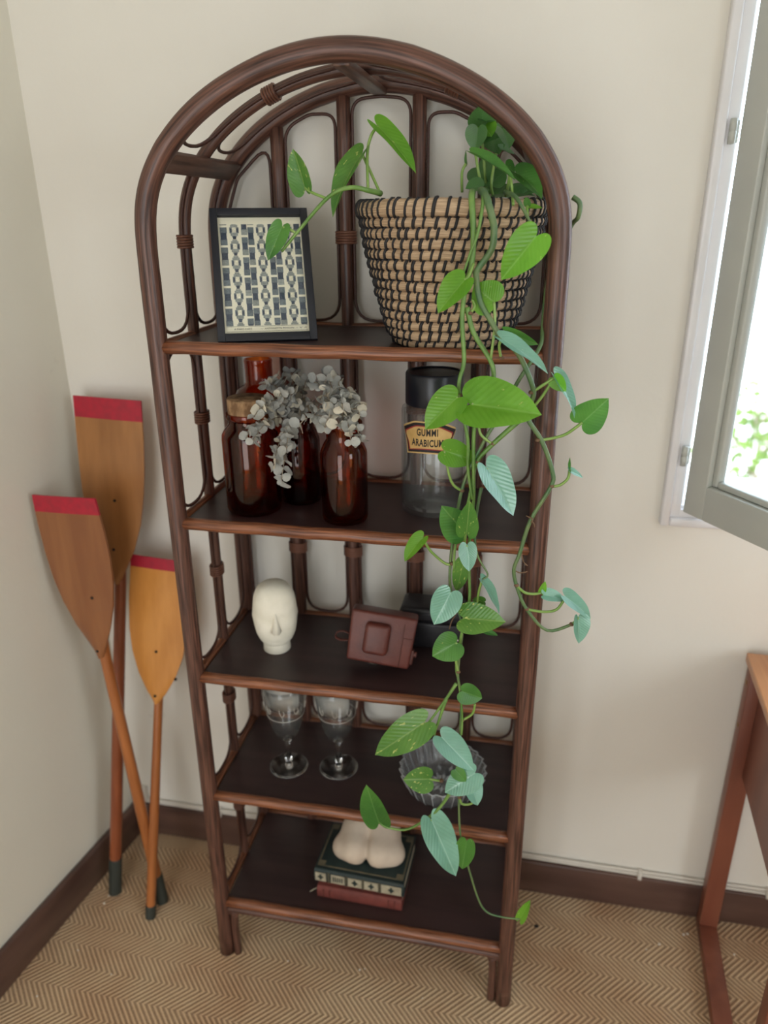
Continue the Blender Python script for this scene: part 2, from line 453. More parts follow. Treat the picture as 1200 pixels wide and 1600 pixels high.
def catmull(pts, k=5, closed=False):
    P = [Vector(p) for p in pts]; n = len(P); out = []
    rng = range(n if closed else n - 1)
    for i in rng:
        if closed: a, b, c, d = P[(i - 1) % n], P[i], P[(i + 1) % n], P[(i + 2) % n]
        else: a, b, c, d = P[max(i - 1, 0)], P[i], P[i + 1], P[min(i + 2, n - 1)]
        for j in range(k):
            t = j / k
            out.append(.5 * ((2 * b) + (c - a) * t + (2 * a - 5 * b + 4 * c - d) * t * t + (3 * b - a - 3 * c + d) * t ** 3))
    if not closed: out.append(P[-1])
    return out

def fillet(poly, r, k=6):
    """closed 2-D polygon with rounded corners"""
    n = len(poly); out = []
    for i in range(n):
        p0, p1, p2 = Vector(poly[i - 1]), Vector(poly[i]), Vector(poly[(i + 1) % n])
        d0, d2 = p0 - p1, p2 - p1
        ang = d0.angle(d2)
        cut = min(r / math.tan(ang / 2) if ang > .01 else r, d0.length * .48, d2.length * .48)
        a, b = p1 + d0.normalized() * cut, p1 + d2.normalized() * cut
        for j in range(k + 1):
            t = j / k
            out.append((1 - t) ** 2 * a + 2 * t * (1 - t) * p1 + t * t * b)
    return out

# ------------------------------------------------------------------ the setting
YB = .315                                   # face of the back wall
def wall_left_x(y): return -.715 - .14 * (YB - y)

bm = bmesh.new(); box(bm, (.9, -1.35, -.05), (4.6, 3.9, .1)); tag(obj('floor', bm, M['carpet'], smooth=False), kind='structure')
bm = bmesh.new(); box(bm, (.9, -1.3, 2.65), (4.6, 3.9, .1)); tag(obj('ceiling', bm, M['ceiling'], smooth=False), kind='structure')
# back wall with the window opening
OX0, OX1, OZ0, OZ1 = .600, 1.44, 1.066, 2.36
bm = bmesh.new()
def wbox(x0, x1, z0, z1): box(bm, ((x0 + x1) / 2, YB + .1, (z0 + z1) / 2), (x1 - x0, .2, z1 - z0))
wbox(-1.5, OX0, 0, 2.6); wbox(OX1, 2.9, 0, 2.6); wbox(OX0, OX1, 0, OZ0); wbox(OX0, OX1, OZ1, 2.6)
tag(obj('wall_back', bm, M['wall'], smooth=False), kind='structure')
# left wall, not quite square to the back wall
bm = bmesh.new()
ang = math.atan2(.14, 1.0)
mxl = Matrix.Translation((-.715, YB, 0)) @ Matrix.Rotation(-ang, 4, 'Z')
box(bm, (-.06, -1.75, 1.3), (.12, 3.7, 2.6), mx=mxl)
tag(obj('wall_left', bm, M['wall_left'], smooth=False), kind='structure')
bm = bmesh.new(); box(bm, (2.75, -1.4, 1.3), (.12, 3.6, 2.6)); tag(obj('wall_right', bm, M['wall'], smooth=False), kind='structure')
bm = bmesh.new(); box(bm, (.9, -3.05, 1.3), (4.6, .12, 2.6)); tag(obj('wall_front', bm, M['wall'], smooth=False), kind='structure')

bm = bmesh.new(); box(bm, (1.0, YB - .0075, .05), (3.44, .015, .10), .004); tag(obj('baseboard_back', bm, M['skirting']), kind='structure'); 
bm = bmesh.new(); box(bm, (.0085, -1.6, .0525), (.017, 3.18, .105), .006, mx=mxl); tag(obj('baseboard_left', bm, M['skirting']), kind='structure')

# window surround: frame with a raised moulding round it
tr = thing('trim_1', None, None, (OX0, YB, OZ0)); tr['kind'] = 'structure'
bm = bmesh.new()
for (x0, x1, z0, z1) in ((.566, .584, 1.034, 2.40), (OX1 + .016, OX1 + .034, 1.034, 2.40)):
    box(bm, ((x0 + x1) / 2, YB - .009, (z0 + z1) / 2), (x1 - x0, .022, z1 - z0), .004)
for z in (1.043, 2.391):
    box(bm, (1.02, YB - .009, z), (.872, .022, .018), .004)
obj('moulding', bm, M['trim'], tr)
bm = bmesh.new()
box(bm, (.593, YB - .003, 1.72), (.022, .014, 1.34), .002); box(bm, (OX1 + .008, YB - .003, 1.72), (.020, .014, 1.34), .002)
box(bm, (1.02, YB - .003, 1.059), (.84, .014, .018), .002); box(bm, (1.02, YB - .003, 2.37), (.84, .014, .018), .002)
obj('window_frame', bm, M['trim'], tr)
bm = bmesh.new()
box(bm, (OX0 + .004, YB + .1, 1.71), (.008, .19, 1.29)); box(bm, (OX1 - .004, YB + .1, 1.71), (.008, .19, 1.29))
box(bm, (1.02, YB + .1, OZ0 + .004), (.84, .2, .008)); box(bm, (1.02, YB + .1, OZ1 - .004), (.84, .2, .008))
obj('reveal_lining', bm, M['trim'], tr, smooth=False)

# casement sash, hinged on the left, swung into the room
HX, HY, HZ = .604, .290, 1.069
win = thing('window_1', None, None, (HX, HY, HZ)); win['kind'] = 'structure'
mxs = Matrix.Translation((HX, HY, 0)) @ Matrix.Rotation(radians(-56.2), 4, 'Z')
SW, SH, ST = .44, 1.27, .036                 # sash width, height, thickness (behind the visible face)
bm = bmesh.new()
for (x0, x1, z0, z1) in ((0, .050, 0, SH), (SW - .05, SW, 0, SH), (.05, SW - .05, 0, .068), (.05, SW - .05, SH - .06, SH)):
    box(bm, ((x0 + x1) / 2, ST / 2, HZ + (z0 + z1) / 2), (x1 - x0, ST, z1 - z0), .0025, mx=mxs)
obj('sash_frame', bm, M['sash'], win)
bm = bmesh.new()
g0x, g1x, g0z, g1z = .064, SW - .064, .081, SH - .075
for (x0, x1, z0, z1) in ((.050, g0x, .068, SH - .06), (g1x, SW - .05, .068, SH - .06), (g0x, g1x, .068, g0z), (g0x, g1x, g1z, SH - .06)):
    box(bm, ((x0 + x1) / 2, .020, HZ + (z0 + z1) / 2), (x1 - x0, .020, z1 - z0), .004, mx=mxs)
obj('glazing_bead', bm, M['sash'], win)
bm = bmesh.new(); box(bm, (SW / 2, .024, HZ + SH / 2), (g1x - g0x + .008, .003, g1z - g0z + .008), mx=mxs)
obj('pane', bm, M['glass'], win, smooth=False)
for hz in (1.742, 1.181):
    bm = bmesh.new()
    lathe(bm, [(0, -.020), (.006, -.019), (.0065, -.001), (.0052, 0), (.0065, .001), (.006, .019), (0, .020)], (.594, YB - .018, hz), 14)
    box(bm, (.598, YB - .011, hz), (.014, .006, .034), .001)
    obj('hinge', bm, M['sash'], win)

# cable run on top of the skirting
cb = thing('cable', 'thin white twin cable clipped along the top of the dark skirting', 'cable', (0, .304, .1))
for dz in (.1045, .1135):
    bm = bmesh.new()
    tube(bm, catmull([(x, .309 + .0012 * sin(x * 7 + dz * 900), dz + .0012 * sin(x * 5)) for x in [-.70 + .12 * i for i in range(28)]], 3), .0042, 6)
    obj('cable_strand', bm, M['cable'], cb)
for x in (-.46, -.12, .22, .636, .93, 1.3):
    bm = bmesh.new(); box(bm, (x, .3065, .1075), (.010, .016, .026), .002); obj('cable_clip', bm, M['cable'], cb)
bm = bmesh.new(); box(bm, (-.690, .304, .137), (.034, .02, .042), .003); obj('junction_box', bm, M['cable'], cb)

# ------------------------------------------------------------------ rattan bookcase
HWD, DEP = .3225, .283                      # half width and depth between post centres
ZS, RISE, EXPN = 1.6133, .2201, 1.79        # spring of the arch, rise, roundness
RZ = [1.4123, 1.0937, .7631, .4658, .1593]  # rail heights, top shelf first
PR = .0168                                  # post radius

def arch_pt(t):
    c, s = cos(t), sin(t)
    return (-HWD * (1 if c >= 0 else -1) * abs(c) ** (2 / EXPN), ZS + RISE * abs(s) ** (2 / EXPN))
AR = [arch_pt(.0005 + (pi - .001) * i / 240) for i in range(241)]
for _ in range(6):
    AR = [AR[0]] + [((AR[i - 1][0] + 2 * AR[i][0] + AR[i + 1][0]) / 4, (AR[i - 1][1] + 2 * AR[i][1] + AR[i + 1][1]) / 4) for i in range(1, 240)] + [AR[-1]]
def arch_z(x):                               # centre line height of the arch at x
    for i in range(NA_):
        if AR[i][0] <= x <= AR[i + 1][0]:
            t = (x - AR[i][0]) / max(1e-9, AR[i + 1][0] - AR[i][0]); return AR[i][1] + t * (AR[i + 1][1] - AR[i][1])
    return ZS
_p = [(-HWD, z) for z in [1.30 + .008 * i for i in range(int((ZS - 1.30) / .008))]]
_d = [0]
for a, b in zip(AR, AR[1:]): _d.append(_d[-1] + math.hypot(b[0] - a[0], b[1] - a[1]))
_n = int(_d[-1] / .008) // 2 * 2; _a = []
for i in range(_n + 1):
    s_ = _d[-1] * i / _n; k_ = min(next((j for j in range(1, 241) if _d[j] >= s_ - 1e-9), 240), 240)
    t_ = (s_ - _d[k_ - 1]) / max(1e-9, _d[k_] - _d[k_ - 1]); _a.append((AR[k_ - 1][0] + t_ * (AR[k_][0] - AR[k_ - 1][0]), AR[k_ - 1][1] + t_ * (AR[k_][1] - AR[k_ - 1][1])))
FULL = _p + _a + [(-x, z) for x, z in reversed(_p)]
for _ in range(45):
    FULL = FULL[:1] + [((FULL[i - 1][0] + 2 * FULL[i][0] + FULL[i + 1][0]) / 4, (FULL[i - 1][1] + 2 * FULL[i][1] + FULL[i + 1][1]) / 4) for i in range(1, len(FULL) - 1)] + FULL[-1:]
HALF = FULL[:len(FULL) // 2 + 1]
AR = FULL[len(_p):len(FULL) - len(_p)]
NA_ = len(AR) - 1
# path along half an arch starting at z = 0 on the left post, by length
HP = [(-HWD, z) for z in (0, .65)] + HALF
HL = [0]
for a, b in zip(HP, HP[1:]): HL.append(HL[-1] + math.hypot(b[0] - a[0], b[1] - a[1]))
def along(s):
    for i in range(len(HP) - 1):
        if s <= HL[i + 1]:
            t = (s - HL[i]) / max(1e-9, HL[i + 1] - HL[i])
            return (HP[i][0] + t * (HP[i + 1][0] - HP[i][0]), HP[i][1] + t * (HP[i + 1][1] - HP[i][1]))
    return HP[-1]

shelf = thing('bookcase', 'tall dark brown rattan bookcase with arched top and five shelves', 'bookcase', (0, DEP / 2, 0))
def full_arch(y):
    lower = [(-HWD, y, 1.28 * i / 12) for i in range(12)]
    return lower + [(x, y, z) for x, z in FULL[::2]] + [(HWD, y, 1.28 * i / 12) for i in range(11, -1, -1)]
def knotty(r): return lambda t: r * (1 + .022 * max(0, cos(t * 2 * pi * 9)) ** 24 + .012 * sin(t * 71))
for y, r in ((0, PR), (DEP, PR)):
    bm = bmesh.new(); tube(bm, catmull(full_arch(y), 2), knotty(r), 14); obj('arch_post', bm, M['rattan'], shelf)
YM = DEP / 2
bm = bmesh.new(); tube(bm, catmull(full_arch(YM), 2), knotty(.0105), 12)
obj('arch_post', bm, M['rattan'], shelf, label='slimmer middle arch between the front and back arches')
# braces from the front arch to the back arch
for (bx, bz, yaw) in ((-.2708, 1.702 - .004, 45), (.2708, 1.702 - .004, -45), (.003, 1.822, 0)):
    bm = bmesh.new()
    mxb = Matrix.Translation((bx, DEP / 2, bz)) @ Matrix.Rotation(radians(yaw), 4, 'Y')
    box(bm, (0, 0, -.006), (.010, DEP - .012, .036) if yaw else (.026, DEP - .012, .010), .002, mx=mxb)
    obj('arch_brace', bm, M['brace'], shelf)
# shelves
for i, z in enumerate(RZ):
    bm = bmesh.new(); box(bm, (0, DEP / 2, z - .002), (2 * HWD - .024, DEP - .008, .014), .001)
    sb = obj('shelf_board', bm, M['board'], shelf, smooth=False)
    for y, r in ((0, .0112), (DEP, .0098)):
        bm = bmesh.new(); tube(bm, [(-HWD + .008 + (2 * HWD - .016) * k / 16, y, z + .0008 * sin(k * 1.7 + i)) for k in range(17)], knotty(r), 12)
        obj('shelf_rail', bm, M['rail'], shelf)
    for x in (-HWD, HWD):
        bm = bmesh.new(); tube(bm, [(x, .008 + (DEP - .016) * k / 6, z) for k in range(7)], .0092, 10)
        obj('shelf_rail', bm, M['rail'], shelf)
# upright poles of the back
SX = [-.190, -.064, .073, .197]
SRAD = .0125
for x in SX:
    bm = bmesh.new(); top = arch_z(x) - PR + .004
    tube(bm, [(x, DEP, .02 + (top - .02) * k / 24) for k in range(25)], knotty(SRAD), 12); obj('back_pole', bm, M['rattan'], shelf)
CR = .0031
def loop(poly2, to3, r=.045):
    f = fillet(poly2, r); q = []
    for a, b in zip(f, f[1:] + f[:1]):
        m = max(1, int((b - a).length / .02)); q += [a + (b - a) * k / m for k in range(m)]
    bm = bmesh.new(); tube(bm, [to3(p) for p in q], CR, 6, closed=True)
    obj('cane_loop', bm, M['cane'], shelf)
xs = [-HWD + PR - SRAD] + SX + [HWD - PR + SRAD]
back3 = lambda p: (p[0], DEP, p[1])
bays = [(RZ[i + 1] + .0135, RZ[i] - .0135) for i in range(4)]
for a, b in zip(xs, xs[1:]):
    x0, x1 = a + SRAD + CR, b - SRAD - CR
    for z0, z1 in bays: loop([(x0, z0), (x1, z0), (x1, z1), (x0, z1)], back3, .042)
    z0 = RZ[0] + .0135
    g = PR + CR + .001
    def uz(x):                               # underside of the back arch, square to its slope
        s = (arch_z(x + .004) - arch_z(x - .004)) / .008
        return arch_z(x) - g * sqrt(1 + min(s * s, 9))
    if a == xs[0]:
        side = [(-.272, uz(-.272))] + [(x0, 1.60)]
        loop([(x0, z0), (x1, z0), (x1, uz(x1) - .002)] + side, back3, .04)
    elif b == xs[-1]:
        side = [(x1, 1.60)] + [(.272, uz(.272))]
        loop([(x0, z0), (x1, z0)] + side + [(x0, uz(x0) - .002)], back3, .04)
    else:
        mid = (x0 + x1) / 2
        loop([(x0, z0), (x1, z0), (x1, min(uz(x1), uz(mid))), (mid, uz(mid)), (x0, min(uz(x0), uz(mid)))], back3, .042)
# loops in the two sides, and over the arch between the braces
S0 = RZ[0] + .0135
sb_len = HL[[i for i, p in enumerate(HP) if p[0] > -.275 and p[1] > 1.65][0]]
st_len = HL[-1]
for sgn in (1, -1):
    def side3(p): 
        x, z = along(p[1]); return (x * sgn, p[0], z)
    for y0, y1 in ((PR + CR - .002, YM - .0105 - CR), (YM + .0105 + CR, DEP - PR - CR + .002)):
        for z0, z1 in bays + [(S0 + .001, sb_len - .012)]:
            loop([(y1, z0), (y1, z1), (y0, z1), (y0, z0)], side3, .05)
        z0, z1 = sb_len + .012, st_len - .018
        loop([(y1, z0), (y1, z1), (y0, z1), (y0, z0)], side3, .05)
# cane bindings round the poles
def binding(c, axis, rx, ry_dir, rr):
    bm = bmesh.new(); c = Vector(c); axis = Vector(axis).normalized(); e1 = Vector(ry_dir); e2 = axis.cross(e1)
    for k in range(5):
        o = c + axis * ((k - 2) * .0046)
        tube(bm, [o + e1 * (rx * cos(2 * pi * j / 16)) + e2 * (rr * sin(2 * pi * j / 16)) for j in range(16)], .0025, 6, closed=True)
    obj('cane_binding', bm, M['binding'], shelf)
mids = [(z0 + z1) / 2 + .005 for z0, z1 in bays] 
for x in SX:
    for z in mids + [1.578]: binding((x, DEP, z), (0, 0, 1), SRAD + .0065, (1, 0, 0), SRAD + .0012)
for x in (-HWD, HWD):
    for z in mids + [1.575]: binding((x, YM, z), (0, 0, 1), .0105 + .0065, (0, 1, 0), .0118)
for sgn in (1, -1):
    s = (sb_len + st_len) / 2; a, b = along(s - .01), along(s + .01); p = along(s)
    binding((p[0] * sgn, YM, p[1]), ((b[0] - a[0]) * sgn, 0, b[1] - a[1]), .0105 + .0065, (0, 1, 0), .0118)
# bent cane under the bottom shelf, running down inside the posts
for y in (0, DEP):
    x = HWD - PR - .0095; z = RZ[4] - .0205
    pts = [(-x, 0), (-x, z - .035), (-x + .006, z - .012), (-x + .03, z), (x - .03, z), (x - .006, z - .012), (x, z - .035), (x, 0)]
    bm = bmesh.new(); tube(bm, catmull([(p[0], y, p[1]) for p in pts], 5), .0090, 10); obj('foot_cane', bm, M['rattan'], shelf)

ZT = [z + .0052 for z in RZ]                 # top faces of the boards

# ------------------------------------------------------------------ framed print
FW, FH = .1672, .239
fmx = Matrix.Translation((-.2228, .0182, ZT[0] + .003)) @ Matrix.Rotation(radians(21.7), 4, 'Z') @ Matrix.Rotation(radians(-29.2), 4, 'X')
fr = thing('picture_frame', 'black framed blue grey patterned print leaning back on the top shelf', 'picture frame', tuple(fmx @ Vector((FW / 2, .02, 0))))
bm = bmesh.new(); bw = .0125
for (x0, x1, z0, z1) in ((0, bw, 0, FH), (FW - bw, FW, 0, FH), (bw, FW - bw, 0, bw + .002), (bw, FW - bw, FH - bw, FH)):
    box(bm, ((x0 + x1) / 2, .008, (z0 + z1) / 2), (x1 - x0, .018, z1 - z0), .0008, mx=fmx)
obj('frame_moulding', bm, M['frame'], fr)
bm = bmesh.new(); box(bm, (FW / 2, .010, FH / 2), (FW - 2 * bw + .004, .002, FH - 2 * bw + .004), mx=fmx); obj('print_sheet', bm, M['paper'], fr, smooth=False)
# printed blocks
bm = bmesh.new(); cl = bm.loops.layers.float_color.new('Col')
px0, px1, pz0, pz1 = bw + .003, FW - bw - .002, bw + .018, FH - bw - .0125
PWD, PHT = px1 - px0, pz1 - pz0
def pr_rect(u0, u1, v0, v1, shade, lift):
    v0, v1 = max(0, v0), min(1, v1)
    if v1 <= v0: return
    vs = [bm.verts.new(fmx @ Vector((px0 + u * PWD, .0088 - lift * .00008, pz1 - v * PHT))) for u, v in ((u0, v0), (u1, v0), (u1, v1), (u0, v1))]
    f = bm.faces.new(vs)
    for lp in f.loops: lp[cl] = shade
def shade(k):
    j = random.uniform(-8, 8)
    return lin(*[{'d': (74, 84, 98), 'm': (116, 126, 130), 'l': (152, 158, 152), 'x': (50, 60, 76), 'c': (240, 236, 212)}[k][q] + j for q in range(3)])
for (u0, u1, ph) in ((0, .085, 0), (.262, .338, -.5), (.342, .418, 0), (.592, .668, -.5), (.672, .75, 0), (.918, 1.0, -.5)):
    per = .2
    for k in range(-1, 7):
        v = (k + ph) * per + .03
        a, b = v, v + per - .022
        pr_rect(u0, u1, a, a + .06, shade('m'), 1); pr_rect(u0 + .004, u1 - .006, a + .055, b - .055, shade('d'), 2)
        pr_rect(u0, u1, b - .062, b, shade(random.choice('ml')), 1)
for u in (.175, .505, .84):
    per = .163
    for k in range(0, 7):
        v = k * per - .01
        pr_rect(u - .045, u + .045, v + .015, v + .125, shade('l'), 1)
        pr_rect(u - .03, u + .03, v, v + .14, shade('l'), 1.4)
        pr_rect(u - .058, u - .035, v + .04, v + .1, shade('m'), 2); pr_rect(u + .035, u + .058, v + .04, v + .1, shade('m'), 2)
        pr_rect(u - .024, u + .024, v + .042, v + .092, shade('c'), 2.4)
        pr_rect(u - .05, u - .03, v + .052, v + .09, shade('d'), 3); pr_rect(u + .03, u + .05, v + .052, v + .09, shade('d'), 3)
        pr_rect(u - .02, u + .02, v + .128, v + .160, shade('d'), 3)
obj('printed_pattern', bm, M['print'], fr, smooth=False)
def text_mesh(body, size, spacing=1.0, align='CENTER', extrude=0.0, bold=0.0):
    c = bpy.data.curves.new('t', 'FONT'); c.body = body; c.size = size; c.space_character = spacing
    c.offset = bold; c.align_x = align; c.align_y = 'CENTER'; c.extrude = extrude; c.resolution_u = 3
    o = bpy.data.objects.new('t', c); COL.objects.link(o)
    dg = bpy.context.evaluated_depsgraph_get(); me = bpy.data.meshes.new_from_object(o.evaluated_get(dg))
    b = bmesh.new(); b.from_mesh(me)
    bpy.data.objects.remove(o); bpy.data.curves.remove(c); bpy.data.meshes.remove(me)
    return b
cap = bmesh.new()
for txt, fx in (('A PARIS CHEZ', .2), ('\u2014', .43), ('ANTOINETTE POISSON', .645), ('\u2014', .86), ('N\u00b0 19', .94)):
    b = text_mesh(txt, .0044, 1.1)
    for v in b.verts: v.co = fmx @ Vector((px0 + fx * PWD + v.co.x, .0084, bw + .0120 + v.co.y))
    me = bpy.data.meshes.new('t'); b.to_mesh(me); cap.from_mesh(me); b.free(); bpy.data.meshes.remove(me)
for z in (bw + .0168, bw + .0078):
    box(cap, ((px0 + px1) / 2, .0086, z), (PWD, .0003, .0004), mx=fmx)
obj('caption', cap, M['ink'], fr, smooth=False)
bm = bmesh.new(); box(bm, (FW / 2, .0045, FH / 2), (FW - 2 * bw + .003, .0016, FH - 2 * bw + .003), mx=fmx); obj('glazing', bm, M['pane'], fr, smooth=False)
bm = bmesh.new(); box(bm, (FW / 2, .0185, FH / 2), (FW - .012, .003, FH - .012), mx=fmx)
p0 = fmx @ Vector((FW / 2, .02, FH * .62)); foot = Vector((p0.x - .028, p0.y + .066, ZT[0] + .004))
d = foot - p0; mid = (p0 + foot) / 2
ms = Matrix.Translation(mid) @ d.to_track_quat('Z', 'Y').to_matrix().to_4x4()
box(bm, (0, 0, 0), (.05, .003, d.length), .0008, mx=ms); obj('easel_back', bm, M['frame'], fr)

# ------------------------------------------------------------------ coiled basket
BX, BY = .1548, .1065
bk = thing('basket', 'round coiled straw basket with black stitching holding the trailing plant', 'basket', (BX, BY, ZT[0]))
prof = [(0, .090), (.022, .104), (.047, .112), (.085, .1225), (.148, .138), (.219, .1515)]
def brad(z):
    for (z0, r0), (z1, r1) in zip(prof, prof[1:]):
        if z <= z1: return r0 + (r1 - r0) * (z - z0) / (z1 - z0)
    return prof[-1][1]
NC = 14; PIT = .196 / 13
for i in range(NC):
    zr = PIT * (i + .5) if i < NC - 1 else .2075
    zc = ZT[0] + zr; R0 = brad(zr) - .006
    rr = PIT * .54 if i < NC - 1 else .0125
    if i == NC - 1: R0 += .0015
    ph = random.uniform(0, 6)
    wob = lambda a: .0008 * sin(3 * a + ph) + .0005 * sin(11 * a + ph * 2)
    bm = bmesh.new()
    tube(bm, [(BX + (R0 + wob(a)) * cos(a), BY + (R0 + wob(a)) * sin(a), zc + wob(a + 1)) for a in [2 * pi * k / 56 for k in range(56)]], .0078, 8, closed=True, ry=rr)
    co = obj('straw_coil', bm, M['straw'], bk)
    bm = bmesh.new(); n = int(2 * pi * R0 / .0150); tilt = .30
    for k in range(n):
        a0 = 2 * pi * (k + (i % 2) * .5 + random.uniform(-.16, .16)) / n
        pts = []
        for j in range(7):
            q = -1.95 + 3.9 * j / 6            # angle round the coil, 0 = outermost
            a = a0 + tilt * (q / 3.9) * (.0130 / R0) * 2
            rad_ = R0 + wob(a) + (.0081) * cos(q); z = zc + wob(a + 1) + (rr + .0008) * sin(q)
            pts.append((BX + rad_ * cos(a), BY + rad_ * sin(a), z))
        w = random.uniform(.0018, .0028)
        tube(bm, pts, lambda t, w=w: w, 4, caps=False)
    obj('stitching', bm, M['stitch'], co, kind='stuff')
bm = bmesh.new(); lathe(bm, [(0, .001), (.085, .001), (.085, .008), (0, .008)], (BX, BY, ZT[0]), 32); obj('basket_base', bm, M['straw'], bk)
pot = thing('plant_pot', 'grey plastic nursery pot sunk inside the coiled basket', 'plant pot', (BX + .02, BY, ZT[0] + .009))
bm = bmesh.new(); lathe(bm, [(0, .0), (.075, .0), (.105, .186), (.112, .188), (.112, .200), (.102, .200), (.099, .186), (.072, .005), (0, .005)], (BX + .02, BY, ZT[0] + .009), 40)
obj('pot_wall', bm, M['pot'], pot)
bm = bmesh.new(); lathe(bm, [(0, .150), (.096, .150), (.098, .168), (.06, .174), (0, .176)], (BX + .02, BY, ZT[0] + .009), 30); obj('soil', bm, M['soil'], pot, kind='stuff')

# ------------------------------------------------------------------ trailing pothos
plant = thing('pothos', 'long trailing green pothos spilling from the basket down the right side', 'plant', (BX + .02, BY, ZT[0] + .185))
HEART = [(0, 0), (-.09, .07), (-.15, .19), (-.12, .34), (0, .45), (.17, .50), (.36, .485), (.55, .410), (.72, .310), (.86, .180), (.945, .068), (1, 0)]
def leaf_bm(base, tip, width, nrm, fold, droop):
    base, tip, nrm = Vector(base), Vector(tip), Vector(nrm)
    ax = tip - base; L = ax.length; ax.normalize()
    nrm = (nrm - ax * nrm.dot(ax)).normalized(); lat = ax.cross(nrm)
    bm = bmesh.new(); uvl = bm.loops.layers.uv.verify()
    NV = 5; G = []
    ph = random.uniform(0, 6)
    out = [q for q in catmull([(x, y, 0) for x, y in HEART], 2)]
    N = len(out) - 1
    def place(x, y):
        av = abs(y)
        h = fold * av * width * (1 - .45 * av) - droop * L * (x * x - x * .35) + .014 * L * sin(x * 8 + ph + (2 if y > 0 else 0)) * av * 2
        return base + ax * (x * L) + lat * (y * width * cos(min(1.0, fold * .5))) + nrm * h
    for i, o in enumerate(out):
        m = (i / N) ** .85 if i else 0.0; row = []
        for j in range(-NV, NV + 1):
            v = abs(j) / NV; x = m + (o.x - m) * v; y = o.y * v * (1 if j > 0 else -1)
            row.append((bm.verts.new(place(x, y)), (y + .5, x)))
        G.append(row)
    for i in range(N):
        for j in range(2 * NV):
            q = [G[i][j], G[i][j + 1], G[i + 1][j + 1], G[i + 1][j]]
            f = bm.faces.new([w[0] for w in q])
            for lp, w in zip(f.loops, q): lp[uvl].uv = w[1]
    bmesh.ops.remove_doubles(bm, verts=bm.verts, dist=1e-6)
    return bm
FRONT = (.1, -1, .35); UPR = (.55, -.5, .75); UPL = (-.4, -.6, .6); SIDE = (-1, -.5, .2); RT = (.9, -.55, .3)
